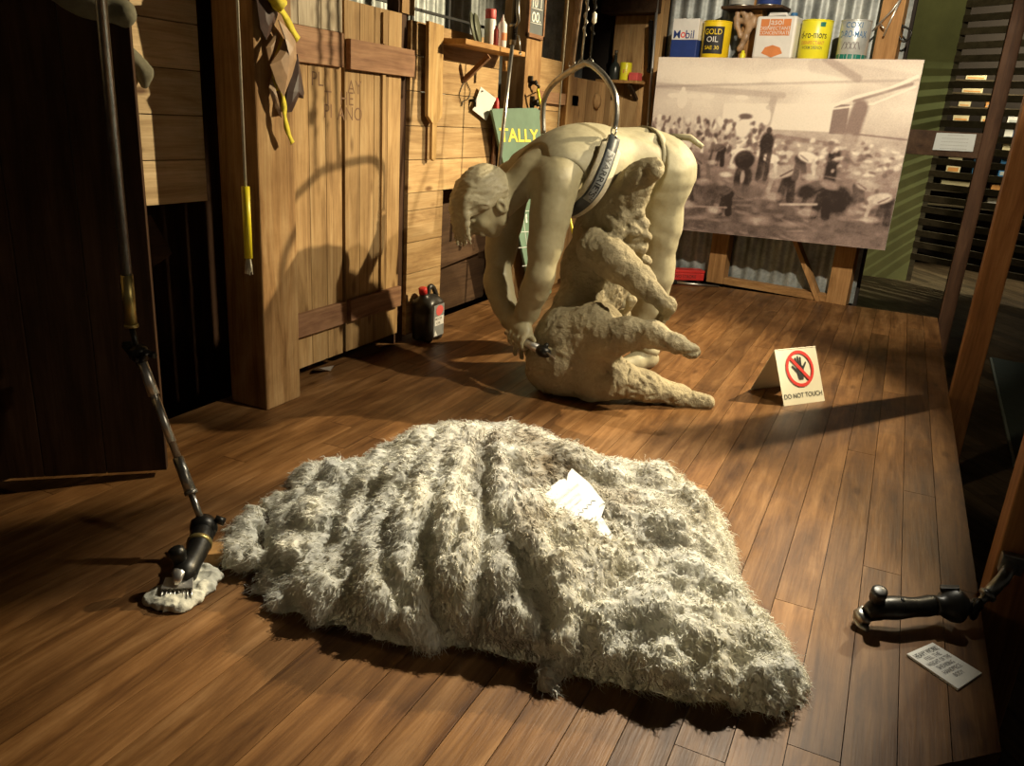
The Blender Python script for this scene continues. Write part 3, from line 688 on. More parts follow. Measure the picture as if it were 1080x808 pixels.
# singlet: offset of the torso, cut away at neck, arms and waist
S = SDF((-1.72, 2.6, .55), (-.78, 3.85, 1.25), .006); torso(S, .009)
S.ell(nkb + FW * .04 - ZU * .0, (.125, .125, .135), None, .01, True)
for sh, sg in ((Ls, 1), (Rs, -1)):
    S.cap(sh + LT * .015 * sg + FW * .01 - ZU * .02, sh + LT * .2 * sg - ZU * .03, .098, .12, .01, True)
wl = lerp(pel, spi, .12); S.plane(wl, -unit(spi - pel), True)
def folds(P):
    q = P - pel; t = q @ unit(spi - pel); l = q @ LT; n = fbm(P * 7, 2)
    return .006 * np.sin(t * 25 + l * 60 + 5 * n) * np.clip(1 - np.abs(t - .1) / .2, 0, 1) + .002 * fbm(P * 22, 3)
S.displace(folds, .03)
V, Q = S.mesh(); npmesh('singlet', V, Q, M['cloth'], man)
# trousers
S = SDF((-1.5, 3.15, .0), (-.72, 4.0, 1.2), .0062); 
u = unit(spi - pel); S.ell(pel, (.155, .178, .147), np.array([u, LT - u * (LT @ u), np.cross(u, LT)]).T, .05)
S.ell(lerp(pel, spi, .3), (.10, .168, .133), np.array([u, LT - u * (LT @ u), np.cross(u, LT)]).T, .04)
legs(S, .008, .04)
S.plane(lerp(pel, spi, .30), u, True)
def tf(P):
    q = P - pel; n = fbm(P * 6, 2); low = np.clip((.30 - P[:, 2]) / .12, 0, 1)
    return .005 * np.sin(P[:, 2] * 70 + 6 * n + q @ LT * 20) * (.25 + low) + .0035 * fbm(P * 14, 3) + .006 * np.clip(fbm(P * np.array([16, 16, 5]), 2), 0, 1)
S.displace(tf, .03)
V, Q = S.mesh(); npmesh('trousers', V, Q, M['cloth'], man)
# belt band round the waist
mb = MB(); pts, nr = [], []; cw = lerp(pel, spi, .24); un = np.cross(u, LT); un /= np.linalg.norm(un)
for i in range(41):
    t = 2 * PI * i / 40; d = LT * math.cos(t) * .176 + un * math.sin(t) * .146; pts.append(cw + d); nr.append(d)
mb.ribbon(pts, nr, .03, .006); mb.build('belt', M['cloth'], man)
mb = MB(); mb.tube([pel + ZU * .125 - FW * .05 + LT * .05, pel + ZU * .125 - FW * .12 + LT * .11, pel + ZU * .09 - FW * .16 + LT * .15], [.012, .014, .01], 8); mb.build('waist_tab', M['cloth'], man)
for c, sg in ((PY(680, 376, 3.57), 1), (np.array([-1.16, 3.80, .08]), -1)):
    S = SDF(c - np.array([.2, .32, .12]), c + np.array([.2, .2, .12]), .006); c = np.array([c[0], c[1], 0]); d = unit(FW + LT * .25 * sg)
    S.ell(c + ZU * .05, (.052, .052, .05), None, .03); S.chain([c - d * .05 + ZU * .035, c + d * .07 + ZU * .035, c + d * .16 + ZU * .03], [.038, .04, .034], .03)
    S.cap(c + ZU * .05, c + ZU * .13, .05, .056, .02); S.plane((0, 0, .002), (0, 0, -1), True)
    S.displace(lambda P: .003 * fbm(P * 22, 3), .02); V, Q = S.mesh(); npmesh('boot', V, Q, M['cloth'], man)

# ================================================================== THE SHEEP STATUE
S = SDF((-1.5, 2.6, -.01), (-.45, 3.62, 1.05), .0062)
S.ell(PY(607, 365, 3.04), (.185, .19, .20), None, .04)
S.ell(PY(592, 385, 3.0), (.15, .15, .13), None, .05)
S.ell(PY(630, 352, 2.98), (.12, .12, .13), None, .05)
S.ell(PY(612, 322, 3.10), (.115, .12, .10), None, .02)
S.ell(PY(628, 290, 3.22), (.155, .15, .19), None, .04)
S.ell(PY(638, 250, 3.24), (.125, .13, .15), None, .04)
for px, py, y, r in ((664, 212, 3.12, .036), (672, 224, 3.12, .034), (678, 236, 3.14, .032), (660, 232, 3.1, .036), (668, 244, 3.1, .038), (680, 250, 3.14, .03), (655, 246, 3.08, .034), (674, 204, 3.14, .028), (676, 262, 3.14, .034), (682, 275, 3.16, .03), (650, 238, 3.08, .03)):
    S.ell(PY(px, py, y), (r, r, r * .8), None, .012)
S.ell(PY(662, 250, 3.17), (.085, .08, .13), None, .03)
S.chain([PY(636, 240, 3.2), PY(656, 212, 3.16), PY(672, 192, 3.12)], [.105, .085, .066], .04)
S.chain([PY(668, 196, 3.12), PY(681, 182, 3.09), PY(690, 176, 3.08)], [.06, .044, .034], .03)
S.ell(PY(690, 180, 3.07), (.032, .034, .038), None, .015); S.chain([PY(684, 190, 3.05), PY(696, 187, 3.05)], [.006, .004], .004, True)
S.ell(PY(695, 172, 3.06), (.012, .012, .01), None, .01)
for p in ((688, 174), (694, 178)): S.ell(PY(p[0], p[1], 3.04), (.006, .006, .004), None, .004, True)
# forelegs
S.chain([PY(628, 262, 3.06), PY(648, 275, 3.02), PY(676, 298, 2.98), PY(703, 322, 2.96)], [.075, .070, .052, .036], .025)
S.ell(PY(704, 322, 2.955), (.04, .04, .038), None, .015)
S.chain([PY(704, 324, 2.96), PY(695, 343, 2.97), PY(676, 356, 3.02)], [.03, .024, .022], .012)
S.chain([PY(651, 365, 3.16), PY(656, 340, 3.15), PY(658, 332, 3.14)], [.04, .034, .028], .015)
S.chain([PY(660, 330, 3.13), PY(666, 317, 3.12)], [.014, .02], .008); S.ell(PY(665, 317, 3.12), (.016, .018, .022), None, .008)
# hind legs
S.chain([PY(642, 357, 2.93), PY(664, 351, 2.90), PY(690, 353, 2.88), PY(714, 363, 2.86), PY(722, 368, 2.86)], [.085, .062, .045, .031, .026], .025)
S.chain([PY(720, 367, 2.86), PY(730, 371, 2.855)], [.026, .029], .01)
S.chain([PY(622, 402, 2.98), PY(650, 400, 3.02), PY(680, 407, 3.08), PY(712, 417, 3.14), PY(732, 422, 3.17)], [.09, .078, .062, .045, .032], .03)
S.chain([PY(732, 422, 3.17), PY(745, 424, 3.185)], [.033, .028], .01)
S.chain([PY(645, 388, 2.9), PY(622, 398, 2.85), PY(600, 412, 2.82)], [.012, .02, .010], .02, True)
S.plane((0, 0, .001), (0, 0, -1), True)
def rough(P):
    cr = 1 - np.abs(fbm(P * 11 + 5, 3)) * 3.2; lo_ = fbm(P * 7 + 2, 2)
    return .010 * lo_ + .0075 * fbm(P * 26, 3, .6) + .0048 * fbm(P * 60, 3, .6) - .013 * np.clip(cr - .72, 0, 1) / .28 * np.clip(fbm(P * 5 + 30, 2) + .35, 0, 1)
S.displace(rough, .035)
V, Q = S.mesh()
bs = np.array([V[:, 0].mean(), V[:, 1].mean(), 0.0])
o = npmesh('sheep_statue', V - bs, Q, M['sheep']); o.location = tuple(bs)
tag(o, 'rough clay statue of a sheep sitting on its rump against the shearer', 'statue')
# ================================================================== THE FLEECE
FS = SDF((-1.55, .95, -.012), (.12, 2.6, .46), .0050)
for c, r in (((-.86, 1.78, 0), (.40, .36, .29)), ((-.58, 1.92, 0), (.36, .30, .20)), ((-1.10, 1.60, 0), (.27, .25, .175)),
             ((-.44, 1.74, 0), (.235, .32, .205)), ((-.27, 1.60, 0), (.17, .2, .14)), ((-.10, 1.50, 0), (.11, .10, .095)),
             ((-.66, 1.54, 0), (.36, .24, .23)), ((-1.02, 1.33, 0), (.14, .12, .12)), ((-1.18, 1.42, 0), (.10, .11, .09)), ((-.18, 1.57, 0), (.11, .11, .10)),
             ((-.43, 1.97, 0), (.14, .17, .15)), ((-.85, 1.38, 0), (.2, .16, .15)), ((-.36, 1.50, 0), (.26, .16, .13))):
    FS.ell(c, r, None, .07)
def onsurf(px, py):
    p = FS.hit(px, py)
    if p is None: p = FL(px, py, .02)
    return p
FOLDS = [  # ropes of rolled wool, from the top of the heap down its front
    ([(402, 482), (386, 520), (372, 570), (368, 615)], .030, 1),
    ([(447, 468), (421, 510), (404, 560), (398, 615), (404, 648)], .044, 0),
    ([(473, 460), (454, 510), (438, 570), (432, 635), (446, 678)], .044, 0),
    ([(500, 458), (483, 520), (479, 580), (486, 635), (500, 662)], .046, 0),
    ([(522, 464), (526, 520), (558, 568), (596, 610), (594, 655), (576, 690)], .034, 1),
    ([(270, 545), (255, 562), (254, 582), (268, 596), (292, 588)], .026, 0)]
BALLS = [(330, 505, .055), (300, 535, .05), (335, 545, .05), (362, 500, .05), (320, 575, .05), (298, 612, .05), (345, 612, .048), (296, 628, .035), (345, 635, .032),
    (540, 480, .05), (560, 530, .045), (600, 485, .055), (640, 500, .05), (690, 506, .058), (722, 530, .05), (700, 555, .058), (660, 585, .05), (722, 600, .055), (752, 618, .045),
    (685, 640, .058), (640, 645, .05), (738, 660, .05), (783, 672, .045), (800, 708, .042), (755, 705, .042), (824, 706, .030), (812, 728, .026), (700, 690, .045), (655, 675, .04),
    (530, 600, .045), (545, 640, .045), (600, 560, .045), (640, 540, .04), (530, 655, .035), (565, 665, .03)]
ridges = []
for pts, r, d in FOLDS:
    P3 = spline([onsurf(*p) + np.array([.016 * math.sin(i_ * 1.7 + pts[0][0]), 0, .002 + .006 * math.sin(i_ * 2.3 + pts[0][0] * .7)]) for i_, p in enumerate(pts)], 4)
    ridges.append((np.array(P3), r, d))
bp = [(onsurf(a, b), r) for a, b, r in BALLS]
for p_, r in bp: FS.ell(p_ - np.array([0, 0, r * .35]), (r * 1.15, r * 1.1, r), None, .02)
for P3, r, d in ridges:
    for i in range(len(P3) - 1):
        t = i / (len(P3) - 1); w = r * (.72 + .38 * math.sin(PI * min(1, t * 1.15 + .1))) * (1 + .12 * math.sin(i * 1.9 + r * 900))
        FS.cap(P3[i], P3[i + 1], w, w, .007)
for a, b, r in (((437, 500), (388, 640), .010), ((470, 490), (420, 660), .012), ((496, 500), (460, 640), .011), ((672, 575), (655, 605), .03), ((395, 510), (352, 600), .02), ((514, 480), (512, 600), .012)):
    Pm = [onsurf(a[0] + (b[0] - a[0]) * q, a[1] + (b[1] - a[1]) * q) for q in np.linspace(0, 1, 7)]
    FS.chain(Pm, r, .008, True)
apex = FS.hit(510, 470)
FS.chain([FL(a, b, z) for a, b, z in ((594, 676, .07), (588, 692, .04), (580, 708, .02), (575, 722, .010), (584, 731, .008))], [.030, .022, .014, .009, .006], .025)
FS.chain([FL(a, b, z) for a, b, z in ((812, 732, .03), (832, 724, .016))], [.025, .013], .02)
def lumps(P):
    q = P - apex; th = np.arctan2(q[:, 0], -q[:, 1]); rd = np.hypot(q[:, 0], q[:, 1])
    st = fbm(np.stack([th * 9, rd * 3.0, P[:, 2] * 4], 1) + 40, 4, .6) * np.clip(rd / .25, .2, 1)
    puff = 1 - 2.4 * np.abs(fbm(P * 15 + 3, 2)); pf2 = 1 - 2.2 * np.abs(fbm(P * 34 + 8, 2))
    right = np.clip((P[:, 0] + .62) / .3, 0, 1); left = np.clip((-.98 - P[:, 0]) / .15, 0, 1); w = np.clip(right + left, 0, 1)
    return .014 * fbm(P * 7, 3) + (1 - w) * .020 * st + (.3 + .7 * w) * (.016 * puff + .009 * pf2) + .004 * (1 - 2.4 * np.abs(fbm(P * 66 + 2, 2))) + .004 * fbm(P * 90, 2) - .009
FS.displace(lumps, .05)
FS.plane((0, 0, .001), (0, 0, -1), True)
V, Q = FS.mesh()
NRM = FS.grad(V)
c1, c2, c3 = onsurf(600, 490), onsurf(560, 640), onsurf(690, 640)
def dirt(P):
    d = np.exp(-(((P[:, 0] - c1[0]) / .30)**2 + ((P[:, 1] - c1[1]) / .26)**2)) * 1.0
    d += .55 * np.exp(-(((P[:, 0] - c2[0]) / .13)**2 + ((P[:, 1] - c2[1]) / .16)**2))
    for R3, r, k in ridges:
        if k: d += .25 * np.exp(-(np.min(((P[:, None, :] - R3[None, ::2]) ** 2).sum(-1), 1) / .0012))
    n = fbm(P * 13, 4, .6); n2 = fbm(P * 5 + 9, 3)
    return np.clip(d * (.55 + 1.4 * n) + .3 * np.clip(n + n2 - .45, 0, 1), 0, 1)
CLEAN = np.array([.93, .915, .84]); YEL = np.array([.84, .77, .58]); BRN = np.array([.23, .165, .095])
def wool_col(P, rnd):
    k = dirt(P)[:, None]; y = np.clip(.35 + fbm(P * 7 + 31, 3) * 1.1, 0, 1)[:, None] * .55
    c = CLEAN * (1 - y) + YEL * y; c = c * (1 - k) + BRN * k * .9 + YEL * k * .1
    return c * (1 + .14 * (rnd[:, None] - .5))
fl = thing('sheep_fleece', 'big heap of freshly shorn cream wool spread on the boards', 'fleece', (V[:, 0].mean(), V[:, 1].mean(), 0))
npmesh('fleece_body', V, Q, M['wool'], fl, True, wool_col(V, RNG.random(len(V))) * .92, 'fleece_colour')
def locks(n, L, r, rings, lift, curl, seed, zmin=.004):
    g = np.random.default_rng(seed); ok = np.where((V[:, 2] > zmin) & (NRM[:, 2] > -.75))[0]
    i = g.choice(ok, n); P = V[i] + g.normal(0, .003, (n, 3)); nn = NRM[i]
    f = P - apex; f = f + .25 * np.stack([fbm(P * 4 + 50, 2), fbm(P * 4 + 80, 2), np.zeros(n)], 1) * 2
    f[:, 2] -= .10; f /= np.linalg.norm(f, axis=1, keepdims=True) + 1e-9
    f = f - nn * (f * nn).sum(1, keepdims=True); f /= np.linalg.norm(f, axis=1, keepdims=True) + 1e-9
    d = f * .8 + nn * lift + g.normal(0, .36, (n, 3)) * (.6 + .8 * np.clip((P[:, 0] + .62) / .3, 0, 1))[:, None]; d /= np.linalg.norm(d, axis=1, keepdims=True)
    a = np.cross(d, g.normal(0, 1, (n, 3))); a /= np.linalg.norm(a, axis=1, keepdims=True) + 1e-9; b = np.cross(d, a)
    ln = g.uniform(L[0], L[1], n); rr = g.uniform(r[0], r[1], n); ph = g.uniform(0, 2 * PI, n); tw = g.uniform(3.5, 7.5, n) * curl
    T = np.linspace(0, 1, rings); C = []
    for t in T:
        am = ln * .13 * min(1, t * 2.5)
        c = P - nn * (rr * .8)[:, None] + d * (ln * t)[:, None] + a * (am * np.cos(ph + tw * t))[:, None] + b * (am * np.sin(ph + tw * t))[:, None]
        c[:, 2] -= (ln * .28 * t * t); c[:, 2] = np.maximum(c[:, 2], .003); C.append(c)
    C = np.array(C)                                     # rings, n, 3
    VV = np.zeros((n, rings, 3, 3), np.float32)
    for k in range(rings):
        w = rr * (1.0 if k == 0 else (1 - T[k])**.55 + .12)
        for j in range(3):
            an = 2 * PI * j / 3
            VV[:, k, j] = C[k] + a * (w * math.cos(an))[:, None] + b * (w * math.sin(an))[:, None]
    base = (np.arange(n) * rings * 3)[:, None]; q = []
    for k in range(rings - 1):
        for j in range(3): q.append([k * 3 + j, k * 3 + (j + 1) % 3, (k + 1) * 3 + (j + 1) % 3, (k + 1) * 3 + j])
    QQ = (base[:, None, :] + np.array(q)[None]).reshape(-1, 4)
    c0 = wool_col(P, g.random(n)); tip = wool_col(P + nn * .0 + g.normal(0, .02, (n, 3)), g.random(n))
    cc = np.zeros((n, rings, 3, 3), np.float32)
    for k in range(rings): cc[:, k] = (c0 * (1 - T[k]) + tip * T[k])[:, None, :]
    return VV.reshape(-1, 3), QQ, cc.reshape(-1, 3)
parts = [locks(13000, (.010, .026), (.0012, .0023), 5, .13, 1.8, 1), locks(13000, (.007, .016), (.0012, .0022), 5, .32, 2.8, 2), locks(30000, (.012, .034), (.0003, .0007), 4, .22, .9, 3)]
vo = 0; VV, QQ, KK = [], [], []
for v, q, c in parts: VV.append(v); QQ.append(q + vo); KK.append(c); vo += len(v)
o = npmesh('wool_locks', np.concatenate(VV), np.concatenate(QQ), M['wool'], fl, True, np.concatenate(KK), 'fleece_colour'); o['kind'] = 'stuff'
# ================================================================== THINGS
def arc(c, u, v, r, a0, a1, n): return [np.array(c) + np.array(u) * r * math.cos(a0 + (a1 - a0) * i / n) + np.array(v) * r * math.sin(a0 + (a1 - a0) * i / n) for i in range(n + 1)]
def up_to(p, q, z):                         # prolong the line p -> q until height z
    p = np.array(p); q = np.array(q); return p + (q - p) * ((z - p[2]) / (q[2] - p[2]))
TOPZ = 3.445
# ---- back-support sling over the statue
t = thing('shearing_sling', 'steel hoop and dark padded band holding up the statue from hanging straps', 'sling', PY(617, 66, 3.26))
hp = [PY(573, 141, 3.42), PY(572.5, 118, 3.42), PY(575, 102, 3.41), PY(586, 86, 3.38), PY(612, 69, 3.27), PY(623, 68, 3.24), PY(638, 81, 3.15), PY(648, 99, 3.10), PY(650, 118, 3.09), PY(648, 136, 3.09)]
mb = MB(); mb.tube(spline(hp, 6), .0125, 12); mb.build('hoop', M['steel'], t)
for (x0, y0), (x1, y1), yy, r, mt in (((603, 69), (612, 0), 3.29, .009, 'leather'), ((613, 68), (620, 0), 3.27, .006, 'steel'), ((622, 67), (628, 0), 3.25, .006, 'iron')):
    a = PY(x0, y0, yy); b = up_to(a, PY(x1, y1, yy), TOPZ); mb = MB()
    if mt == 'leather':
        n = 8; mb.ribbon([lerp(a, b, i / n) for i in range(n + 1)], [(0, -1, .1)] * (n + 1), .02, .004)
    else:
        mb.tube([a, lerp(a, b, .3)], r * .7, 8); mb.tube([lerp(a, b, .3) + .0 * i for i in (0, 1)] if False else [lerp(a, b, .3), b], r, 8)
        c = [lerp(a, b, .05 + .2 * i / 60) + np.array([math.cos(i * .9), math.sin(i * .9), 0]) * .0075 for i in range(61)]; mb.tube(c, .0028, 5)
    mb.build('hanger', M[mt], t)
    mb = MB(); mb.tube(arc(a + ZU * .004, (1, 0, 0), (0, 0, 1), .014, 0, 2 * PI, 14), .003, 6); mb.build('hook', M['steel'], t)
a = PY(627, 19, 3.24); mb = MB(); mb.lathe([(.003, -.022), (.009, -.015), (.009, .015), (.003, .022)], a, (0, 0, 1), 12); mb.build('toggle', M['cream'], t)
bpath = [PY(647, 146, 3.08), PY(643, 160, 3.03), PY(636, 180, 2.975), PY(626, 200, 2.955), PY(613, 214, 2.97), PY(598, 222, 3.03), PY(584, 216, 3.16), PY(575, 195, 3.32), PY(572, 165, 3.41), PY(573, 148, 3.42)]
bp_ = spline(bpath, 5); ctr = lerp(spi, che, .55) + np.array([0, 0, .0])
nr = [unit(p - ctr + .0) for p in bp_]
mb = MB(); mb.ribbon([p - n * .004 for p, n in zip(bp_, nr)], nr, [.088 if 3 < i < len(bp_) - 4 else .05 for i in range(len(bp_))], .012)
mb.build('sheepskin_lining', M['lining'], t)
mb = MB(); mb.ribbon([p + n * .009 for p, n in zip(bp_, nr)], nr, .047, .006); bd = mb.build('band', M['band'], t)
mb = MB(); mb.ribbon([p + n * .0155 for p, n in zip(bp_[5:19], nr[5:19])], nr[5:19], .036, .001); mb.build('label_strip', M['bandgrey'], bd)
# lettering along the band
cum = [0.0]
for i in range(1, len(bp_)): cum.append(cum[-1] + np.linalg.norm(bp_[i] - bp_[i - 1]))
def on_band(s, w):
    i = max(0, min(len(cum) - 2, int(np.searchsorted(cum, s)) - 1)); f = (s - cum[i]) / (cum[i + 1] - cum[i])
    d = unit(bp_[i + 1] - bp_[i]); n = unit(lerp(nr[i], nr[i + 1], f)); n = unit(n - d * (n @ d)); sd = np.cross(d, n)
    return lerp(bp_[i], bp_[i + 1], f) + n * .0178 + sd * w
side = 1 if True else -1
probe = on_band(cum[9], .01)[0] - on_band(cum[9], -.01)[0]
sg = 1 if probe > 0 else -1
mb = MB(); s0 = (cum[6] + cum[17]) / 2
text(mb, '"WARRIE\'S"', None, None, None, .034, .006, .19, fn=lambda a, b: on_band(s0 + a, b * sg)); mb.build('lettering', M['ink'], bd)
for p, d in ((PY(647, 141, 3.085), 1), (PY(573, 145, 3.42), -1)):
    mb = MB(); mb.tube(arc(p + ZU * .012, (.79, -.61, 0), (0, 0, 1), .017, 0, 2 * PI, 16), .0035, 6); mb.box(p - ZU * .022, (.05, .008, .03), np.array([(.79, -.61, 0), (.61, .79, 0), (0, 0, 1)]).T, .5, .003)
    mb.build('buckle', M['steel'], t)
# ---- handpiece in the statue's hand
t = thing('shearing_handpiece', 'small steel shearing handpiece held in the statue\'s hand on the sheep', 'handpiece', hc0)
mb = MB(); mb.tube([hpA - A_ * .01, lerp(hpA, hpB, .45), lerp(hpA, hpB, .72)], [.013, .016, .018], 14); mb.build('barrel', M['chrome'], t)
mb = MB(); q = lerp(hpA, hpB, .78); mb.tube([lerp(hpA, hpB, .70), q, lerp(hpA, hpB, .9)], [.020, .026, .018], 12); mb.lathe([(.009, 0), (.011, .012), (.006, .022)], q - e1 * -.015, e1, 10); mb.build('head', M['iron'], t)
for k in range(6):
    mb = MB(); o_ = e2 * (.007 * (k - 2.5)); mb.tube([lerp(hpA, hpB, .88) + o_ * .8, hpB + o_ * 1.5], [.003, .0014], 6); mb.build('comb_tooth', M['chrome'], t)
# ---- left down tube and handpiece on the boards
t = thing('shearing_down_tube', 'tall jointed steel shearing tube whose black handpiece lies on white wool', 'shearing gear', FL(188, 606, 0))
ja = PY(146, 372, 1.33); ut = PY(138.5, 345, 1.33); top = np.array([ut[0], ut[1], TOPZ]); v0 = PY(133, 290, 1.33)
ut2 = np.array([ut[0], ut[1], v0[2]])
mb = MB(); mb.tube([ut2, top], .0125, 14); mb.build('upper_tube', M['pipe'], t)
mb = MB(); mb.tube([ut, ut2], .0145, 14); mb.tube([ut + ZU * .0, ut + ZU * .008], .017, 14); mb.build('sleeve', M['brass'], t)
mb = MB(); mb.tube([ut, ja], .007, 10); mb.build('rod', M['iron'], t)
mb = MB(); mb.lathe([(.006, -.018), (.022, -.012), (.024, 0), (.022, .012), (.006, .02)], ja, (.3, -.2, 1), 16)
mb.bar(ja + np.array([-.05, .01, .012]), ja + np.array([.02, -.01, -.012]), .03, .018, tint=.5, bev=.004); mb.bar(ja + np.array([.0, 0, -.03]), ja + np.array([.045, -.01, .012]), .02, .016, bev=.004)
mb.tube([ja + np.array([.035, 0, .0]), ja + np.array([.06, -.005, .006])], [.007, .009], 8); mb.build('joint', M['iron'], t)
k0 = ja; k1 = FL(214, 553, .085)
def K(px, py):                               # point on the lower tube nearest in height order
    f = ((px - 146) / (214 - 146) * .5 + (py - 372) / (553 - 372) * .5); f2 = f * k0[1] * 0 + f
    r = ray(px, py); # closest approach to the line k0-k1
    d = k1 - k0; w = CC - k0; a_, b_, c_ = r @ r, r @ d, d @ d; dd, ee = r @ w, d @ w; den = a_ * c_ - b_ * b_
    s_ = (a_ * ee - b_ * dd) / den; return k0 + d * s_
for nm, a, b, r0, r1, mt in (('lower_tube', (147, 378), (162, 417), .0125, .014, 'chrome'), ('lower_tube', (162, 417), (182, 466), .0105, .0105, 'chrome'), ('worn_section', (182, 466), (189, 482), .0095, .0095, 'leather'), ('ferrule', (189, 482), (203, 521), .0135, .0145, 'steel'), ('rod', (203, 521), (213, 549), .0085, .0085, 'steel')):
    mb = MB(); A = K(*a); Bq = K(*b); mb.tube([A, lerp(A, Bq, .5), Bq], [r0, (r0 + r1) / 2, r1], 14)
    if nm == 'ferrule': mb.tube([lerp(A, Bq, .9), Bq], .0165, 14)
    mb.build(nm, M[mt], t)
h0 = FL(215, 556, .075); h1 = FL(209, 578, .06); h2 = FL(197, 600, .05); h3 = FL(190, 612, .035); h4 = FL(184, 637, .012)
mb = MB(); mb.lathe([(.012, -.028), (.030, -.020), (.034, 0), (.028, .018), (.016, .028)], h0, h0 - h1, 18); mb.tube([h0 + np.array([-.03, .01, 0]), h0 + np.array([-.045, .012, -.006])], .011, 10); mb.tube([h0 + np.array([.02, .02, .02]), h0 + np.array([.04, .03, .012])], .01, 8); mb.build('swivel', M['iron'], t)
mb = MB(); mb.tube(spline([h0, h1, h2, h3], 4), [.026, .027, .028, .028, .027, .026, .026, .027, .029, .030, .029, .027, .024], 18); hb = mb.build('barrel', M['iron'], t)
mb = MB(); mb.tube([lerp(h0, h1, .72), lerp(h0, h1, .88)], .030, 18); mb.build('brass_ring', M['brass'], hb)
kn = FL(188, 586, .085); mb = MB(); mb.lathe([(.010, -.03), (.016, -.024), (.018, 0), (.020, .004), (.017, .018), (.010, .022)], kn, (-.25, -.1, 1), 14); mb.build('tension_knob', M['iron'], t)
mb = MB(); d = unit(h4 - h3); sdv = unit(np.cross(d, ZU)); mb.prism([(-.03, 0), (.03, 0), (.034, .03), (-.034, .03)], h3 + ZU * .0, sdv, d, .012); cbp = mb.build('comb', M['chrome'], t)
for k in range(8):
    mb = MB(); o_ = sdv * (.0088 * (k - 3.5)); mb.tube([h3 + d * .025 + o_ + ZU * .006, h4 + o_ * 1.1], [.0036, .0012], 6); mb.build('comb_tooth', M['steel'], cbp)
mb = MB(); mb.tube([h3 + ZU * .022 - d * .02, h3 + ZU * .03 + d * .012, h3 + ZU * .016 + d * .03], [.012, .015, .006], 10, flat=.5); mb.build('fork', M['chrome'], t)
# wool under it and the wooden block
S = SDF(FL(190, 620, 0) + np.array([-.16, -.18, -.01]), FL(190, 620, 0) + np.array([.18, .24, .07]), .0035)
for px, py, r in ((164, 632, .02), (176, 636, .022), (190, 637, .024), (202, 630, .024), (212, 620, .026), (221, 609, .024), (212, 604, .022), (200, 615, .02), (185, 626, .02), (172, 625, .018)):
    S.ell(FL(px, py, .006), (r * 1.25, r * 1.25, .017), None, .012)
S.displace(lambda P: .006 * (1 - 2.2 * np.abs(fbm(P * 42, 2))) + .003 * fbm(P * 120, 2) - .002, .02); S.plane((0, 0, .001), (0, 0, -1), True)
V2, Q2 = S.mesh(); c = np.array([V2[:, 0].mean(), V2[:, 1].mean(), 0]); o = npmesh('wool_scrap', V2 - c, Q2, M['scrapwool']); o.location = tuple(c)
tag(o, 'flat scrap of clipped white wool under the black handpiece', 'wool')
bc = FL(219, 596, 0); mb = MB(); mb.box(bc + np.array([.0, .025, .018]), (.05, .06, .036), np.array([[.8, .6, 0], [-.6, .8, 0], [0, 0, 1]]).T, .7, .002)
one('wooden_block', mb, W['shelf'], 'little wooden block beside the handpiece and the fleece', 'block')
# ---- pull cord
pc = PY(260.5, 235, 1.9); hz0 = PY(260.5, 272, 1.9)[2]; hz1 = PY(260.5, 197, 1.9)[2]; b = np.array([pc[0], pc[1], 0])
t = thing('pull_cord', 'pale cord with a yellow sleeve and frayed end hanging before the dark post', 'cord', b + ZU * (hz0 - .04))
mb = MB(); mb.tube([b + ZU * hz1, b + ZU * TOPZ], .0042, 8); mb.build('cord', M['cord'], t)
mb = MB(); mb.tube([b + ZU * hz0, b + ZU * hz1], .0125, 16); mb.build('sleeve', M['yellow'], t)
mb = MB()
for i in range(14):
    a_ = i * 2.4; r = .006 * math.sqrt(i / 14 + .1); mb.tube([b + ZU * hz0 + np.array([r * math.cos(a_), r * math.sin(a_), 0]), b + ZU * (hz0 - .025) + np.array([r * 1.6 * math.cos(a_), r * 1.6 * math.sin(a_), 0]), b + ZU * (hz0 - .045 + .008 * math.sin(i)) + np.array([r * 2 * math.cos(a_), r * 2 * math.sin(a_), 0])], .0022, 5)
mb.build('tassel', M['cord'], t)
# ---- straps hanging on the post
t = thing('leather_straps', 'bunch of yellow webbing and brown leather straps hanging on the lit post', 'straps', PX(300, 152, -1.95))
def flap(name, pts, x0, bulge, mat, th=.004):
    P = [PX(a, b, x0) for a, b in pts]; c = sum(P) / len(P); vs = []; n = len(P)
    hi = max(np.linalg.norm(p - c) for p in P)
    ring = [lerp(c, p, .5) + np.array([bulge * .7, 0, 0]) for p in P]
    vs = [c + np.array([bulge, 0, 0])] + ring + P
    fs = [(0, 1 + i, 1 + (i + 1) % n) for i in range(n)] + [(1 + i, 1 + n + i, 1 + n + (i + 1) % n, 1 + (i + 1) % n) for i in range(n)]
    k = len(vs); vs2 = [v - np.array([th, 0, 0]) for v in vs]; fs2 = [tuple(q + k for q in f[::-1]) for f in fs] + [(1 + n + i, k + 1 + n + i, k + 1 + n + (i + 1) % n, 1 + n + (i + 1) % n) for i in range(n)]
    mb = MB(); mb.add(vs + vs2, fs + fs2, .5, False); return mb.build(name, mat, t)
flap('dark_flap', [(268, -20), (290, -20), (293, 16), (288, 30), (281, 42), (275, 30)], -1.945, .012, M['darkleather'])
flap('leather_flap', [(294, 21), (303, 30), (312, 44), (313, 62), (308, 80), (299, 103), (291, 86), (285, 68), (296, 52), (302, 38)], -1.925, .02, M['leather'])
flap('leather_flap', [(292, 34), (288, 50), (284, 64), (281, 50)], -1.935, .01, M['leather'])
flap('dark_flap', [(314, 57), (321, 98), (320, 104), (315, 103), (308, 118), (300, 119), (303, 96), (309, 76)], -1.935, .014, M['darkleather'])
flap('leather_flap', [(287, 82), (293, 105), (297, 124), (290, 112), (284, 92)], -1.94, .01, M['leather'])
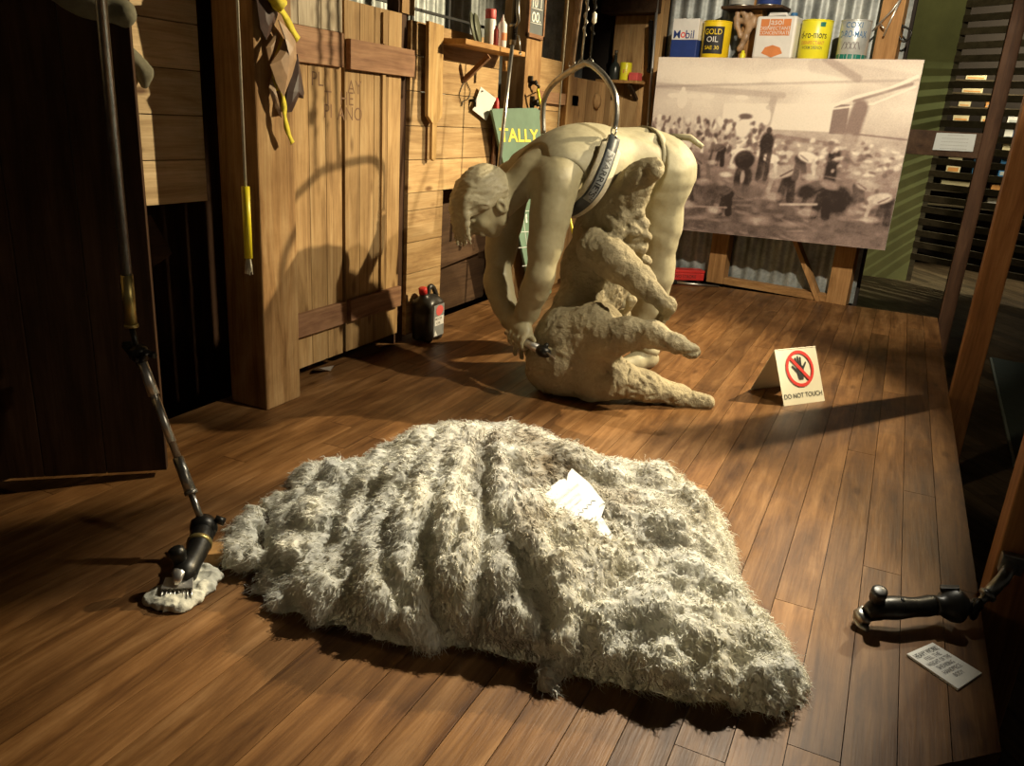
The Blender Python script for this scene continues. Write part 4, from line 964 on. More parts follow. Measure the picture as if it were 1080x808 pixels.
def strap(pts, w, mat, name, x=-1.93):
    P = spline([PX(a, b, x + (dx if False else 0)) for a, b in pts], 5); mb = MB(); n = len(P)
    mb.ribbon(P, [(1, .35 * math.sin(i * .8), .1) for i in range(n)], w, .004); mb.build(name, mat, t)
strap([(286, -25), (288, 2), (297, 12), (306, 28), (314, 42)], .026, M['yelfab'], 'webbing')
strap([(297, 96), (299, 110), (300, 124), (303, 138), (308, 151)], .020, M['yelfab'], 'webbing')
strap([(297, 40), (293, 56), (288, 74), (291, 96)], .016, M['yelfab'], 'webbing', -1.945)
mb = MB(); c = PX(292, 2, -1.925); mb.tube([c + np.array([0, -.03, .01]), c + np.array([.01, 0, -.008]), c + np.array([0, .03, .004])], [.014, .022, .014], 10); mb.tube([PX(291, 2, -1.967), PX(291, -1, -1.93)], .006, 8); mb.build('knot', M['yelfab'], t)
# ---- sacking on the dark door, rag behind it
pd = np.array([-1.858, 1.583, 0]); pn = np.array([-dv[1], dv[0], 0]); pn = pn if pn[1] < 0 else -pn
def on_panel(px, py, off): r = ray(px, py); o_ = pd + pn * off; k = ((o_ - CC) @ pn) / (r @ pn); return CC + r * k
c0_, c1_ = on_panel(52, -14, .05), on_panel(128, 13, .05)
S = SDF(np.minimum(c0_, c1_) - .12, np.maximum(c0_, c1_) + .12, .006)
S.chain([c0_ + ZU * .03, lerp(c0_, c1_, .5) + ZU * .012, c1_], [.05, .048, .034], .03); S.displace(lambda P: .007 * fbm(P * 18, 3), .03)
V2, Q2 = S.mesh(); c = V2.mean(0); o = npmesh('hanging_sack', V2 - c, Q2, M['sack']); o.location = tuple(c); tag(o, 'grey roll of sacking hanging at the top of the dark door', 'sack')
rp = PX(152, 76, -2.17); S = SDF(rp - .14, rp + .14, .006); S.chain([rp + np.array([0, -.06, .06]), rp, rp + np.array([0, .0, -.035])], [.02, .025, .012], .02); S.displace(lambda P: .008 * fbm(P * 24, 3), .03)
V2, Q2 = S.mesh(); c = V2.mean(0); o = npmesh('hanging_rag', V2 - c, Q2, M['sack']); o.location = tuple(c); tag(o, 'small green-grey rag hanging on the pine boards beside the dark door', 'rag')
# ---- paddle
def pxpoly(pts, x): return [(PX(a, b, x)[1], PX(a, b, x)[2]) for a, b in pts]
t = thing('paddle', 'flat pale wooden paddle hung blade up on the plank wall', 'paddle', PX(455, 168, -2.05))
mb = MB(); mb.prism(pxpoly([(448, 122), (453, 130), (457.5, 130), (463, 122), (464.5, 27), (449, 22)], -2.055), (-2.055, 0, 0), (0, 1, 0), (0, 0, 1), .018, .9); mb.build('blade', W['paddle'], t)
mb = MB(); mb.prism(pxpoly([(453, 128), (452.3, 167), (454.5, 169.5), (457, 167), (457.8, 128)], -2.055), (-2.053, 0, 0), (0, 1, 0), (0, 0, 1), .014, .6); mb.build('handle', W['paddle'], t)
# ---- left shelf with its cans
sz = PX(516, 49, -2.0)[2]
t = thing('wall_shelf', 'short timber shelf on a diagonal bracket beside the square post', 'shelf', (-2.08, 3.8, sz - .2))
mb = MB(); mb.span((-2.079, 3.47, sz - .024), (-1.925, 4.12, sz), .7, .002); mb.build('board', W['shelf'], t)
mb = MB(); mb.bar(PX(516, 59, -1.95), PX(489, 85, -2.075), .018, .024, (1, 0, 0), .8, .002); mb.build('bracket', W['rail'], t)
mb = MB(); q = PX(533, 64, -1.94); mb.tube([q, q - ZU * .05], .012, 10); mb.build('peg', W['shelf'], t)
def cyl_at(px0, px1, ytop, x, zb, prof, name, mat, parent):
    a = PX(px0, 48, x); b = PX(px1, 48, x); r = abs(b[1] - a[1]) / 2 * .55; zt = PX((px0 + px1) / 2, ytop, x)[2]; c = np.array([x, (a[1] + b[1]) / 2, zb]); h = zt - zb
    return c, r, h
c, r, h = cyl_at(511, 521, 9, -2.0, sz, None, None, None, None)
t = thing('spray_can', 'white spray can with a red cap on the left wall shelf', 'can', c, 'cans and bottles on the left shelf')
mb = MB(); mb.lathe([(r * .94, 0), (r, .006), (r, h * .70), (r * .8, h * .75), (r * .5, h * .76)], c, n=20); mb.build('body', M['white'], t)
mb = MB(); mb.lathe([(r * .92, h * .74), (r * .96, h * .78), (r * .96, h * .97), (r * .88, h)], c, n=20); mb.build('cap', M['pinkred'], t)
c, r, h = cyl_at(520.5, 525, 27, -1.95, sz, None, None, None, None)
mb = MB(); mb.lathe([(r * .9, 0), (r, .008), (r, h * .8), (r * .6, h * .86), (r * .6, h), (r * .3, h)], c, n=16); one('marker_stick', mb, M['pinkred'], 'short red tube between the spray can and the white bottle', 'tube', c, 'cans and bottles on the left shelf')
c, r, h = cyl_at(525.2, 533, 15, -1.955, sz, None, None, None, None)
t = thing('squeeze_bottle', 'white squeeze bottle with orange mark at the end of the left shelf', 'bottle', c, 'cans and bottles on the left shelf')
mb = MB(); mb.lathe([(r * .9, 0), (r, .006), (r, h * .62), (r * .96, h * .7), (r * .55, h * .8), (r * .3, h * .84)], c, n=20); mb.build('body', M['white'], t)
mb = MB(); mb.lathe([(r * .34, h * .82), (r * .30, h * .9), (r * .14, h * .92), (r * .12, h)], c, n=14); mb.build('nozzle', M['white'], t)
mb = MB(); mb.add([c + np.array([math.cos(a) * (r + .001), math.sin(a) * (r + .001), z]) for z in (h * .22, h * .45) for a in np.linspace(-1.2, .3, 8)], [(i, i + 1, i + 9, i + 8) for i in range(7)], .5, True); mb.build('mark', M['orange'], t)
for k, px in enumerate((498.5, 502.5)):
    c = PX(px, 49, -2.02); c[2] = sz + .072
    mb = MB(); mb.lathe([(.068, -.004), (.072, 0), (.064, .006), (.02, .008)], c + np.array([.0, k * .004, 0]), (.93, .30, .22), 26)
    one('round_plate', mb, M['dullgreen'], ('outermost dull green round plate leaning at the back of the left shelf', 'dull green round plate leaning right beside the red-capped spray can')[k], 'plate', None, 'cans and bottles on the left shelf')
# ---- paper note, wires, hooks on the left wall
t = thing('note_card', 'white paper note pinned crooked to the plank wall', 'note', PX(511, 127, -2.07))
mb = MB(); mb.prism(pxpoly([(498.3, 116), (512.4, 127), (523, 104), (506.8, 91.4)], -2.06), (-2.06, 0, 0), (0, 1, 0), (0, 0, 1), .002); mb.build('paper', M['paper'], t)
mb = MB(); mb.tube([PX(509, 96, -2.08), PX(509, 96, -2.05)], .004, 8); mb.build('nail', M['iron'], t)
mb = MB(); w_ = [PX(a, b, -2.075) for a, b in ((491, 84), (487, 92), (484.5, 100), (486, 107), (487, 112), (488.5, 107), (494, 104), (496, 96), (493, 89), (491, 84))]; mb.tube(spline(w_, 4), .0022, 6)
one('wire_loop', mb, M['iron'], 'thin twisted wire loop hanging on the planks below the left shelf', 'wire')
mb = MB(); q = PX(496, 106, -2.08); mb.tube([q, q + np.array([.03, 0, 0])], .008, 10); mb.tube([q + np.array([.028, 0, .015]), q + np.array([.028, 0, -.03])], .008, 8)
one('iron_peg', mb, M['iron'], 'small black iron peg on the planks beside the white note', 'peg')
t = thing('marking_pole', 'dark pole with a red top leaning beside the white note', 'pole', PX(519, 200, -2.03))
mb = MB(); mb.tube([PX(522.7, 128, -2.062), PX(516, 245, -2.05)], .014, 12); mb.build('shaft', W['rail'], t)
mb = MB(); mb.tube([PX(522.7, 128, -2.062), PX(523.3, 118, -2.062), PX(523.8, 106, -2.062), PX(524, 103, -2.062)], [.0165, .0165, .013, .006], 12); mb.build('tip', M['red'], t)
for k, (px, py, r) in enumerate(((559, 87, .022), (561, 108, .034))):
    q = PX(px, py, -2.05); mb = MB(); mb.lathe([(r, 0), (r, .008), (r * .6, .012), (r * .45, .03), (r * .7, .036), (r * .5, .044)], q, (1, 0, 0), 14); mb.tube([q + np.array([.03, 0, 0]), q + np.array([.045, .03, -.02]), q + np.array([.03, .05, -.035])], .008, 8); mb.box(q + np.array([.012, -.02, .02]), (.024, .02, .03), None, .5, .003)
    one('iron_fitting', mb, M['iron'], ('small black iron fitting on the post under the slate', 'larger black iron fitting on the post just above the green board')[k], 'fitting', None, 'iron fittings on the square post')
mb = MB(); mb.bar(PX(567, 94, -1.98), PX(570, 110, -1.98), .018, .010, (1, 0, 0), .5, .002); mb.tube([PX(567.5, 97, -1.98), PX(566, 97, -2.05)], .004, 6)
one('yellow_tag', mb, M['yelfab'], 'short yellow tag hanging by the iron fitting above the green board', 'tag')
# ---- slate
t = thing('chalk_slate', 'wood framed grey slate with chalk figures on the square post', 'slate', PX(564, 40, -2.04))
BL_, BR_ = PX(556, 36, -2.035), PX(573, 45, -2.035); y0, y1 = BL_[1], BR_[1]; z0 = (BL_[2] + BR_[2]) / 2; H_ = .48
mb = MB(); mb.span((-2.046, y0 + .012, z0 + .012), (-2.037, y1 - .012, z0 + H_ - .012)); mb.build('slate', M['slate'], t)
for a, b in (((y0, z0), (y1, z0 + .022)), ((y0, z0 + H_ - .022), (y1, z0 + H_)), ((y0, z0), (y0 + .02, z0 + H_)), ((y1 - .02, z0), (y1, z0 + H_))):
    mb = MB(); mb.span((-2.049, a[0], a[1]), (-2.03, b[0], b[1]), .5, .002); mb.build('frame_strip', W['rail'], t)
for k, s in enumerate(('00.', '10 1', '10%', '10%')):
    mb = MB(); zc = z0 + .11 + k * .075; text(mb, s, (-2.0365, (y0 + y1) / 2, zc), (0, 1, .05), (0, 0, 1), .075, .004, .12)
    mb.tube([(-2.0365, y0 + .04, zc - .034), (-2.0365, y1 - .04, zc - .03)], .002, 5); mb.build('chalk_figures', M['chalk'], t)
# ---- tally board
t = thing('tally_board', 'green board headed with yellow letters leaning behind the statue', 'board', PX(570, 318, -1.95))
XT = -1.95; sl = .05
tp = [(562, 319), (580, 319), (590, 240), (584.5, 128), (581, 117), (577, 114.5), (534, 115.5), (531, 117)]
P = [PX(a, b, XT) for a, b in tp]; zmin = min(p[2] for p in P)
def lean(p): return np.array([XT - .06 * (p[2]), p[1], max(p[2], .004)])
tw = [lean(p) for p in P]; n = len(tw); mb = MB(); nb_ = np.array([-.014, 0, 0])
mb.add(tw + [p + nb_ for p in tw], [tuple(range(n)), tuple(range(2 * n - 1, n - 1, -1))] + [(i, n + i, n + (i + 1) % n, (i + 1) % n) for i in range(n)]); mb.build('panel', M['tally'], t)
def on_t(px, py, e=.0015): p = PX(px, py, XT); q = lean(p); q[0] += e; return q
a = on_t(537, 143); b = on_t(577, 144); c = (a + b) / 2; uy = unit(on_t(557, 137) - on_t(557, 149))
mb = MB(); text(mb, 'TALLY', c + np.array([.001, 0, 0]), unit(b - a), uy, .10, .022, np.linalg.norm(b - a)); mb.build('lettering', M['tyellow'], t)
for s, px, py, w in (('RING', 549.5, 231, .1), ('MALE', 549.5, 240, .1), ('1', 560, 231, .02), ('2', 566, 262, .05)):
    mb = MB(); text(mb, s, on_t(px, py, .002), (0, 1, .02), uy, .075, .0, w); mb.build('chalk_words', M['chalk'], t)
mb = MB()
for (a, b) in (((542, 224), (588, 222)), ((545, 246), (588, 243)), ((549, 262), (586, 259)), ((553, 281), (584, 277)), ((556, 222), (562, 300)), ((568, 222), (571, 300)), ((534, 184), (586, 182))):
    mb.tube([on_t(*a), on_t(*b)], .0022, 5)
mb.build('chalk_lines', M['chalk'], t)
a = PY(591, 180, 4.35); b = FL(622, 333); mb = MB(); mb.tube([b, a], .0075, 10); mb.tube([b, lerp(b, a, .03)], .0095, 10)
one('yellow_rod', mb, M['yellow'], 'thin yellow rod leaning behind the statue next to the green board', 'rod', b)
# ---- second down tube, cords
t = thing('down_tube', 'steel down tube with a black upper rod hanging behind the statue\'s head', 'shearing gear', PY(521, 228, 3.42))
a = PY(541, 42, 3.5); b = PY(520, 232, 3.4)
mb = MB(); mb.tube([b, a], .0085, 12); mb.build('lower_tube', M['steel'], t)
mb = MB(); mb.tube([a, up_to(a, PY(545, 0, 3.5), TOPZ)], .0165, 12); mb.build('upper_tube', M['black'], t)
mb = MB(); mb.tube([a - ZU * .02, a + ZU * .05], .0145, 12); mb.tube([a + ZU * .055, a + ZU * .066], .019, 12); mb.build('collar', M['steel'], t)
q0 = PY(548, 18, 3.48); q = q0 - np.array([0, 0, 0]); mb = MB(); mb.tube([PY(543, 36, 3.49), PY(547, 38, 3.48), PY(549, 56, 3.48)], .004, 7); mb.tube([PY(549, 56, 3.48), PY(548, 57, 3.48)], .008, 8)
mb.tube([PY(546.5, -5, 3.48), PY(546, 12, 3.48), PY(547, 22, 3.48), PY(543, 30, 3.49)], [.006, .009, .008, .004], 8); mb.build('lever', M['steel'], t)
a = PY(587, 150, 3.95); b = PY(599, 0, 3.95); mb = MB(); mb.tube([a, up_to(a, b, TOPZ)], .0042, 7); one('hanging_rope', mb, M['cord'], 'thin tan rope hanging beside the steel hoop', 'rope', a)
# ---- back wall: right shelf
sA, zA = PB(637, 84, -.02); sB, zB = PB(674, 88, -.02)
def wb(s0, s1, t0, t1, z0, z1, name, mat, parent=None, tint=.5, bev=.002): mb = MB(); bbox(mb, s0, s1, t0, t1, z0, z1, tint, bev); return mb.build(name, mat, parent)
t = thing('corner_shelf', 'small dark bracket shelf on the back boards right of the hoop', 'shelf', BW((sA + sB) / 2, .1, zA - .1))
wb(sA - .05, sB, -.06, .099, zA - .022, zA, 'board', W['shelf'], t)
mb = MB(); mb.bar(BW(sB - .07, -.04, zA - .03), BW(sB - .07, .095, zA - .13), .02, .03, BX, .2); mb.build('bracket', W['darkh'], t); mb = MB(); mb.bar(BW(sA + .04, -.04, zA - .03), BW(sA + .04, .095, zA - .13), .02, .03, BX, .2); mb.build('bracket', W['darkh'], t)
def cyl_wb(px0, px1, pyt, tt):
    s0, z = PB(px0, 84, tt); s1, _ = PB(px1, 84, tt); _, zt = PB((px0 + px1) / 2, pyt, tt); return BW((s0 + s1) / 2, tt, zA), (s1 - s0) / 2, zt - zA
c, r, h = cyl_wb(642.5, 652.5, 53, .02); t = thing('glass_bottle', 'dark glass bottle with a thin neck on the small back shelf', 'bottle', c, 'things on the small back shelf')
mb = MB(); mb.lathe([(r * .9, 0), (r, .01), (r, h * .42), (r * .7, h * .55), (r * .3, h * .62), (r * .27, h * .9)], c, n=18); mb.build('body', M['rubber'], t); mb = MB(); mb.lathe([(r * .34, h * .88), (r * .34, h)], c, n=12); mb.build('cap', M['steel'], t)
c, r, h = cyl_wb(653.5, 664.5, 66, -.0); t = thing('yellow_tin', 'small yellow tin beside the dark bottle on the small back shelf', 'tin', c, 'things on the small back shelf')
mb = MB(); mb.lathe([(r * .97, 0), (r, .004), (r, h * .97), (r * .95, h), (r * .9, h * .97)], c, n=22); mb.build('body', M['lemon'], t)
def cyltext(mb, s, c, r, zc, size, width, ang, bold=.0):
    text(mb, s, None, None, None, size, bold, width, fn=lambda a, b: c + np.array([math.cos(ang + a / r) * (r + .0012), math.sin(ang + a / r) * (r + .0012), zc + b]))
VA = math.atan2(-1, .22)
mb = MB(); cyltext(mb, 'E', c, r, h * .5, .04, .03, VA); mb.build('mark', M['orange'], t)
s0, z0 = PB(664, 88, -.02); s1, _ = PB(674, 88, -.02); mb = MB(); bbox(mb, s0, s1 - .005, -.05, .03, zA, zA + .055, .5, .004); one('small_carton', mb, M['pinkred'], 'little faded pink carton at the right end of the small back shelf', 'carton', None, 'things on the small back shelf')
a = BW(PB(694, -8, -.04)[0], -.04, PB(694, -8, -.04)[1]); b = BW(PB(684, 122, -.04)[0], -.04, PB(684, 122, -.04)[1]); mb = MB(); mb.tube([b + (b - a) * 1.8, a + (a - b) * .5], .010, 10); one('steel_rod', mb, M['chrome'], 'long bright steel rod against the end post of the back boards', 'rod')
s0, z0 = PB(686.5, 22, .0); s1, z1 = PB(685, 74, .0); mb = MB(); mb.bar(BW(s0, .008, z0), BW(s1, .008, z1), .035, .012, BN, .4, .003); mb.lathe([(.02, 0), (.02, .014), (.01, .02)], BW(s1, .004, z1), BN, 12); mb.tube([BW(s0, .02, z0), BW(s0, -.01, z0)], .006, 8)
one('iron_strap', mb, M['iron'], 'rusty iron hinge strap hanging on the end post of the back boards', 'strap')
q = PX(628, 107, -2.06); mb = MB(); mb.lathe([(.012, -.004), (.05, 0), (.055, .012), (.04, .03), (.01, .036)], q, (1, 0, 0), 18); one('wooden_disc', mb, W['planks'], 'round wooden disc on the boards seen through the hoop', 'disc')
# ---- the big photograph
TB = -.19
cs = [PB(695, 60, TB), PB(975, 63, TB), PB(933, 264, TB), PB(676, 238, TB)]
zt = (cs[0][1] + cs[1][1]) / 2
t = thing('photo_board', 'big sepia photograph of shearers at work on a flat board', 'photograph', BW((cs[0][0] + cs[1][0]) / 2, TB, cs[3][1]))
pw, ph_ = 460, 320
def blur(A, k):
    for _ in range(k):
        A = (np.roll(A, 1, 0) + A + np.roll(A, -1, 0)) / 3; A = (np.roll(A, 1, 1) + A + np.roll(A, -1, 1)) / 3
    return A
QX, QY = np.meshgrid(np.linspace(0, 1, pw), np.linspace(0, 1, ph_))
# picture coordinates of the painted view: 0..880 across, 0..600 down
PXc = QX * 880; PYc = QY * 600
I = np.zeros((ph_, pw)); nz = fbm(np.stack([QX * 6, QY * 5, QX * 0 + 2], -1), 4)
I = np.interp(PYc, [0, 60, 110, 150, 230, 330, 420, 500, 600], [.74, .84, .74, .78, .66, .52, .42, .33, .31]) - .10 * np.clip((PYc - 300) / 150, 0, 1) * np.clip(1 - PXc / 330, 0, 1) + .10 * nz
def el(x, y, rx, ry, v, a=1.0, rot=0.0, soft=.25):
    global I
    c_, s_ = math.cos(rot), math.sin(rot); X = (PXc - x) * c_ + (PYc - y) * s_; Y = -(PXc - x) * s_ + (PYc - y) * c_
    d = np.sqrt((X / rx)**2 + (Y / ry)**2); m = np.clip((1 - d) / soft, 0, 1) * a; I = I * (1 - m) + v * m
def ln(x0, y0, x1, y1, w, v, a=1.0):
    global I
    d = np.array([x1 - x0, y1 - y0], float); L = d @ d; tt = np.clip(((PXc - x0) * d[0] + (PYc - y0) * d[1]) / L, 0, 1)
    q = np.hypot(PXc - x0 - tt * d[0], PYc - y0 - tt * d[1]); m = np.clip((w - q) / max(1.5, w * .35), 0, 1) * a; I = I * (1 - m) + v * m
for (x, y, rx, ry) in ((165, 45, 45, 16), (330, 70, 70, 20), (100, 78, 20, 7), (470, 60, 80, 30)): el(x, y, rx, ry, .98, .8, 0, .8)
ln(0, 95, 470, 118, 12, .60, .7); ln(0, 100, 880, 60, 5, .5, .5); ln(590, 0, 700, 60, 14, .52, .8); ln(560, 20, 880, 70, 30, .58, .4)
for x in (75, 150, 205, 330): el(x, 128, 26, 8, .97, .9, 0, .4)
I = np.where((PXc > 270) & (PXc < 640) & (PYc > 150 + (PXc - 270) * -.03) & (PYc < 228), .84 + .03 * nz, I)
I = np.where((PXc > 640) & (PXc < 690) & (PYc > 140) & (PYc < 235), .42, I)
ln(630, 150, 700, 118, 5, .97); ln(700, 118, 790, 92, 6, .97); ln(790, 92, 870, 50, 5, .95); ln(640, 155, 760, 135, 3, .9); ln(760, 135, 870, 80, 3, .9); ln(700, 128, 860, 72, 6, .35, .6)
ln(440, 130, 425, 270, 15, .60, .9); ln(722, 150, 682, 420, 30, .40, .9); ln(670, 300, 665, 420, 24, .14, .95); ln(700, 230, 880, 242, 3, .4); ln(470, 250, 760, 280, 9, .38, .6); ln(700, 255, 880, 300, 30, .62, .6)
rs = np.random.default_rng(5)
for k in range(230):
    x = rs.uniform(0, 420); y = rs.uniform(205, 320) + x * .0; v = rs.choice([.2, .28, .35, .78, .88, .6]); el(x, y, rs.uniform(5, 13), rs.uniform(7, 20), v, .75, rs.uniform(-.4, .4), .5)
for k in range(150):
    x = rs.uniform(330, 880); y = rs.uniform(255, 360); v = rs.choice([.25, .35, .8, .88, .7]); el(x, y, rs.uniform(7, 20), rs.uniform(5, 12), v, .6, rs.uniform(-.4, .4), .5)
for k in range(170):
    x = rs.uniform(0, 880); y = rs.uniform(370, 600); v = rs.choice([.22, .3, .55, .66]); el(x, y, rs.uniform(10, 60), rs.uniform(3, 12), v, .4, rs.uniform(-.2, .3), .6)
def man_bent(x, y, s, v, w, flip=1):
    ln(x - 20 * flip * s, y - 2 * s, x - 26 * flip * s, y + 64 * s, 13 * s, v, .97); ln(x - 8 * flip * s, y + 4 * s, x + 2 * flip * s, y + 62 * s, 12 * s, v * 1.15, .95)
    el(x - 16 * flip * s, y, 24 * s, 22 * s, v, .97, 0, .25); el(x + 6 * flip * s, y - 6 * s, 40 * s, 19 * s, w, .95, .22 * flip, .25)
    ln(x + 26 * flip * s, y + 4 * s, x + 34 * flip * s, y + 46 * s, 7 * s, w * .85, .95); ln(x + 8 * flip * s, y + 6 * s, x - 20 * flip * s, y - 12 * s, 2.5 * s, v, .7)
    el(x + 40 * flip * s, y + 9 * s, 8 * s, 9 * s, .3, .85, 0, .6); el(x + 20 * flip * s, y + 58 * s, 36 * s, 14 * s, .72, .6, 0, .5)
for a in ((130, 300, .9, .3, .85, 1), (205, 350, 1.25, .18, .4, 1), (350, 315, .8, .25, .85, -1), (515, 375, 1.35, .16, .62, -1), (580, 320, 1.0, .25, .82, 1), (640, 420, 1.35, .14, .3, -1), (780, 400, 1.0, .24, .6, 1), (60, 330, .9, .25, .5, 1), (270, 305, .8, .15, .3, -1), (455, 330, .9, .2, .85, 1), (840, 440, 1.1, .2, .7, -1), (150, 430, 1.3, .12, .22, 1), (310, 455, 1.1, .14, .25, -1)): man_bent(*a)
el(370, 335, 40, 36, .16, .97, 0, .2); el(355, 400, 16, 46, .16, .95, 0, .3); el(388, 395, 22, 40, .18, .95, 0, .3); el(372, 395, 10, 26, .75, .7, 0, .4)
el(440, 275, 28, 42, .15, .97, 0, .25); el(442, 232, 11, 12, .2, .95); ln(430, 300, 425, 395, 10, .18, .9); ln(455, 300, 452, 395, 10, .18, .9)
el(348, 230, 30, 38, .93, .95, 0, .3); el(352, 190, 30, 12, .2, .8, 0, .4); el(110, 140, 20, 34, .95, .9, 0, .3); el(110, 106, 8, 8, .9); el(425, 190, 17, 32, .93, .85, 0, .35); el(425, 158, 8, 8, .7)
el(700, 445, 60, 50, .13, .95, .4, .25); el(670, 400, 40, 18, .55, .8, .3, .4); el(600, 430, 40, 30, .15, .9, 0, .4); el(400, 440, 85, 26, .32, .8, .15, .5); ln(520, 478, 640, 468, 5, .62); ln(170, 512, 330, 505, 4, .55, .8)
el(450, 540, 70, 22, .62, .6, 0, .6); el(555, 545, 60, 12, .6, .5, 0, .6); el(310, 390, 30, 12, .8, .8, 0, .5); el(760, 480, 30, 30, .6, .6, 0, .6); ln(80, 380, 110, 540, 8, .2, .7); ln(20, 400, 140, 470, 6, .25, .7); el(260, 450, 70, 40, .2, .7, 0, .5); el(90, 460, 70, 50, .25, .5, 0, .6)
I = blur(I, 1); I = I + .12 * fbm(np.stack([QX * 30, QY * 24, QX * 0], -1), 4, .7) * np.clip((PYc - 200) / 60, .15, 1)
I = np.clip((I - .5) * 1.5 + .53 + .03 * rs.normal(size=I.shape), .02, 1)
lo_c, mi_c, hi_c = np.array([.030, .020, .018]), np.array([.36, .265, .235]), np.array([.97, .88, .76])
L_ = (I ** 1.2)[..., None]; Cc = np.where(L_ < .42, lo_c + (mi_c - lo_c) * (L_ / .42), mi_c + (hi_c - mi_c) * ((L_ - .42) / .58))
def quadP(u, v): s0 = lerp(cs[0], cs[1], 0); return (1 - v) * ((1 - u) * np.array(cs[0]) + u * np.array(cs[1])) + v * ((1 - u) * np.array(cs[3]) + u * np.array(cs[2]))
U = QX[..., None]; Vv = QY[..., None]; SZ = (1 - Vv) * ((1 - U) * np.array(cs[0]) + U * np.array(cs[1])) + Vv * ((1 - U) * np.array(cs[3]) + U * np.array(cs[2]))
PV = BA + BX * SZ[..., :1] - BN * (TB - .0005) + np.array([0, 0, 1.0]) * SZ[..., 1:]
ii = np.arange(pw * ph_).reshape(ph_, pw); QQ = np.stack([ii[1:, :-1], ii[1:, 1:], ii[:-1, 1:], ii[:-1, :-1]], -1).reshape(-1, 4)
npmesh('print', PV.reshape(-1, 3), QQ, M['print'], t, False, Cc.reshape(-1, 3), 'print_colour')
mb = MB(); fr = [BW(s, TB, z) for s, z in cs]; bk_ = [BW(s, TB + .014, z) for s, z in cs]; mb.add(fr + bk_, [(0, 1, 2, 3), (7, 6, 5, 4), (0, 4, 5, 1), (1, 5, 6, 2), (2, 6, 7, 3), (3, 7, 4, 0)]); mb.build('backing', M['cream'], t)
for s in (cs[3][0] + .25, cs[2][0] - .25): wb(s, s + .05, TB + .014, .02, cs[2][1] + .05, cs[2][1] + .1, 'batten', W['studz'], t)
# ---- shelf and tins above the photograph
t = thing('tin_shelf', 'long plank shelf behind the top edge of the sepia photograph', 'shelf', BW(.8, -.08, zt - .03))
wb(cs[0][0] + .02, cs[1][0] - .1, TB + .016, .02, zt - .03, zt - .004, 'board', W['shelf'], t)
wb(cs[0][0] + .3, cs[0][0] + .34, TB + .03, .02, zt - .10, zt - .03, 'bracket', W['shelf'], t); wb(cs[1][0] - .5, cs[1][0] - .46, TB + .03, .02, zt - .10, zt - .03, 'bracket', W['shelf'], t)
zs = zt - .004; TT = -.075; GT = 'tins on the shelf above the photograph'
def span_wb(px0, px1, pyt, tt=TT): s0, _ = PB(px0, 58, tt); s1, _ = PB(px1, 58, tt); _, z1 = PB((px0 + px1) / 2, pyt, tt); return s0, s1, z1
VB = math.atan2(BN[1], BN[0]) + .12
def tin(name, label, px0, px1, pyt, body, rim):
    s0, s1, z1 = span_wb(px0, px1, pyt); c = BW((s0 + s1) / 2, TT, zs); r = min((s1 - s0) / 2, .105); h = z1 - zs; t = thing(name, label, 'tin', c, GT)
    mb = MB(); mb.lathe([(r * .97, 0), (r, .004), (r, h - .004), (r * .97, h), (r * .92, h - .006)], c, n=32); mb.build('body', body, t)
    for z in (.0, h - .008):
        mb = MB(); mb.lathe([(r * 1.0, z), (r * 1.02, z + .002), (r * 1.02, z + .006), (r, z + .008)], c, n=32); mb.build('rim', rim, t)
    return t, c, r, h
def wrap(c, r, z0, z1, a0, a1, name, mat, t, e=.0008):
    mb = MB(); n = 20; A = np.linspace(a0, a1, n + 1); mb.add([c + np.array([math.cos(a) * (r + e), math.sin(a) * (r + e), z]) for z in (z0, z1) for a in A], [(i, i + 1, i + n + 2, i + n + 1) for i in range(n)], .5, True); return mb.build(name, mat, t)
def ctext(s, c, r, z, size, w, mat, t, name='lettering', bold=.004, e=0):
    mb = MB(); cyltext(mb, s, c, r + e, z, size, w, VB, bold); mb.build(name, mat, t)
# square can, white over blue
s0, s1, z1 = span_wb(711, 738, 21); h = z1 - zs; t = thing('oil_tin', 'square tin, white above and blue below, first in the row over the photograph', 'tin', BW((s0 + s1) / 2, TT, zs), GT)
wb(s0, s1, TT - .075, TT + .075, zs, zs + h * .46, 'lower_body', M['blue'], t, .5, .004); wb(s0, s1, TT - .075, TT + .075, zs + h * .461, zs + h, 'upper_body', M['white'], t, .5, .004)
mb = MB(); text(mb, 'M', BW(lerp([s0], [s1], .2)[0], TT - .0762, zs + h * .60), BX, ZU, .075, .006); mb.build('lettering', M['blue'], t); mb = MB(); text(mb, 'bil', BW(lerp([s0], [s1], .70)[0], TT - .0762, zs + h * .60), BX, ZU, .075, .006); mb.build('lettering', M['blue'], t)
mb = MB(); text(mb, 'o', BW(lerp([s0], [s1], .44)[0], TT - .0762, zs + h * .585), BX, ZU, .075, .008); mb.build('red_letter', M['signred'], t)
mb = MB(); mb.lathe([(.016, 0), (.016, .012), (.012, .016)], BW(s0 + .05, TT, zs + h), n=14); mb.build('cap', M['steel'], t)
t, c, r, h = tin('yellow_tin', 'round golden yellow tin with a black label next to the blue and white tin', 739.5, 767, 23, M['tinyellow'], M['tinyellow'])
wrap(c, r, h * .12, h * .84, VB - .75, VB + .8, 'label_panel', M['ink'], t)
ctext('GOLD', c, r, h * .70, .05, .12, M['tinyellow'], t, bold=.004, e=.001); ctext('OIL', c, r, h * .5, .05, .08, M['white'], t, e=.001); ctext('SAE 30', c, r, h * .28, .035, .1, M['tinyellow'], t, e=.001)
s0, s1, z1 = span_wb(797, 839, 16); h = z1 - zs; t = thing('jerry_can', 'big white rectangular can with orange bands, largest in the row over the photograph', 'can', BW((s0 + s1) / 2, TT, zs), GT)
wb(s0, s1, TT - .08, TT + .08, zs, zs + h * .95, 'body', M['white'], t, .5, .016)
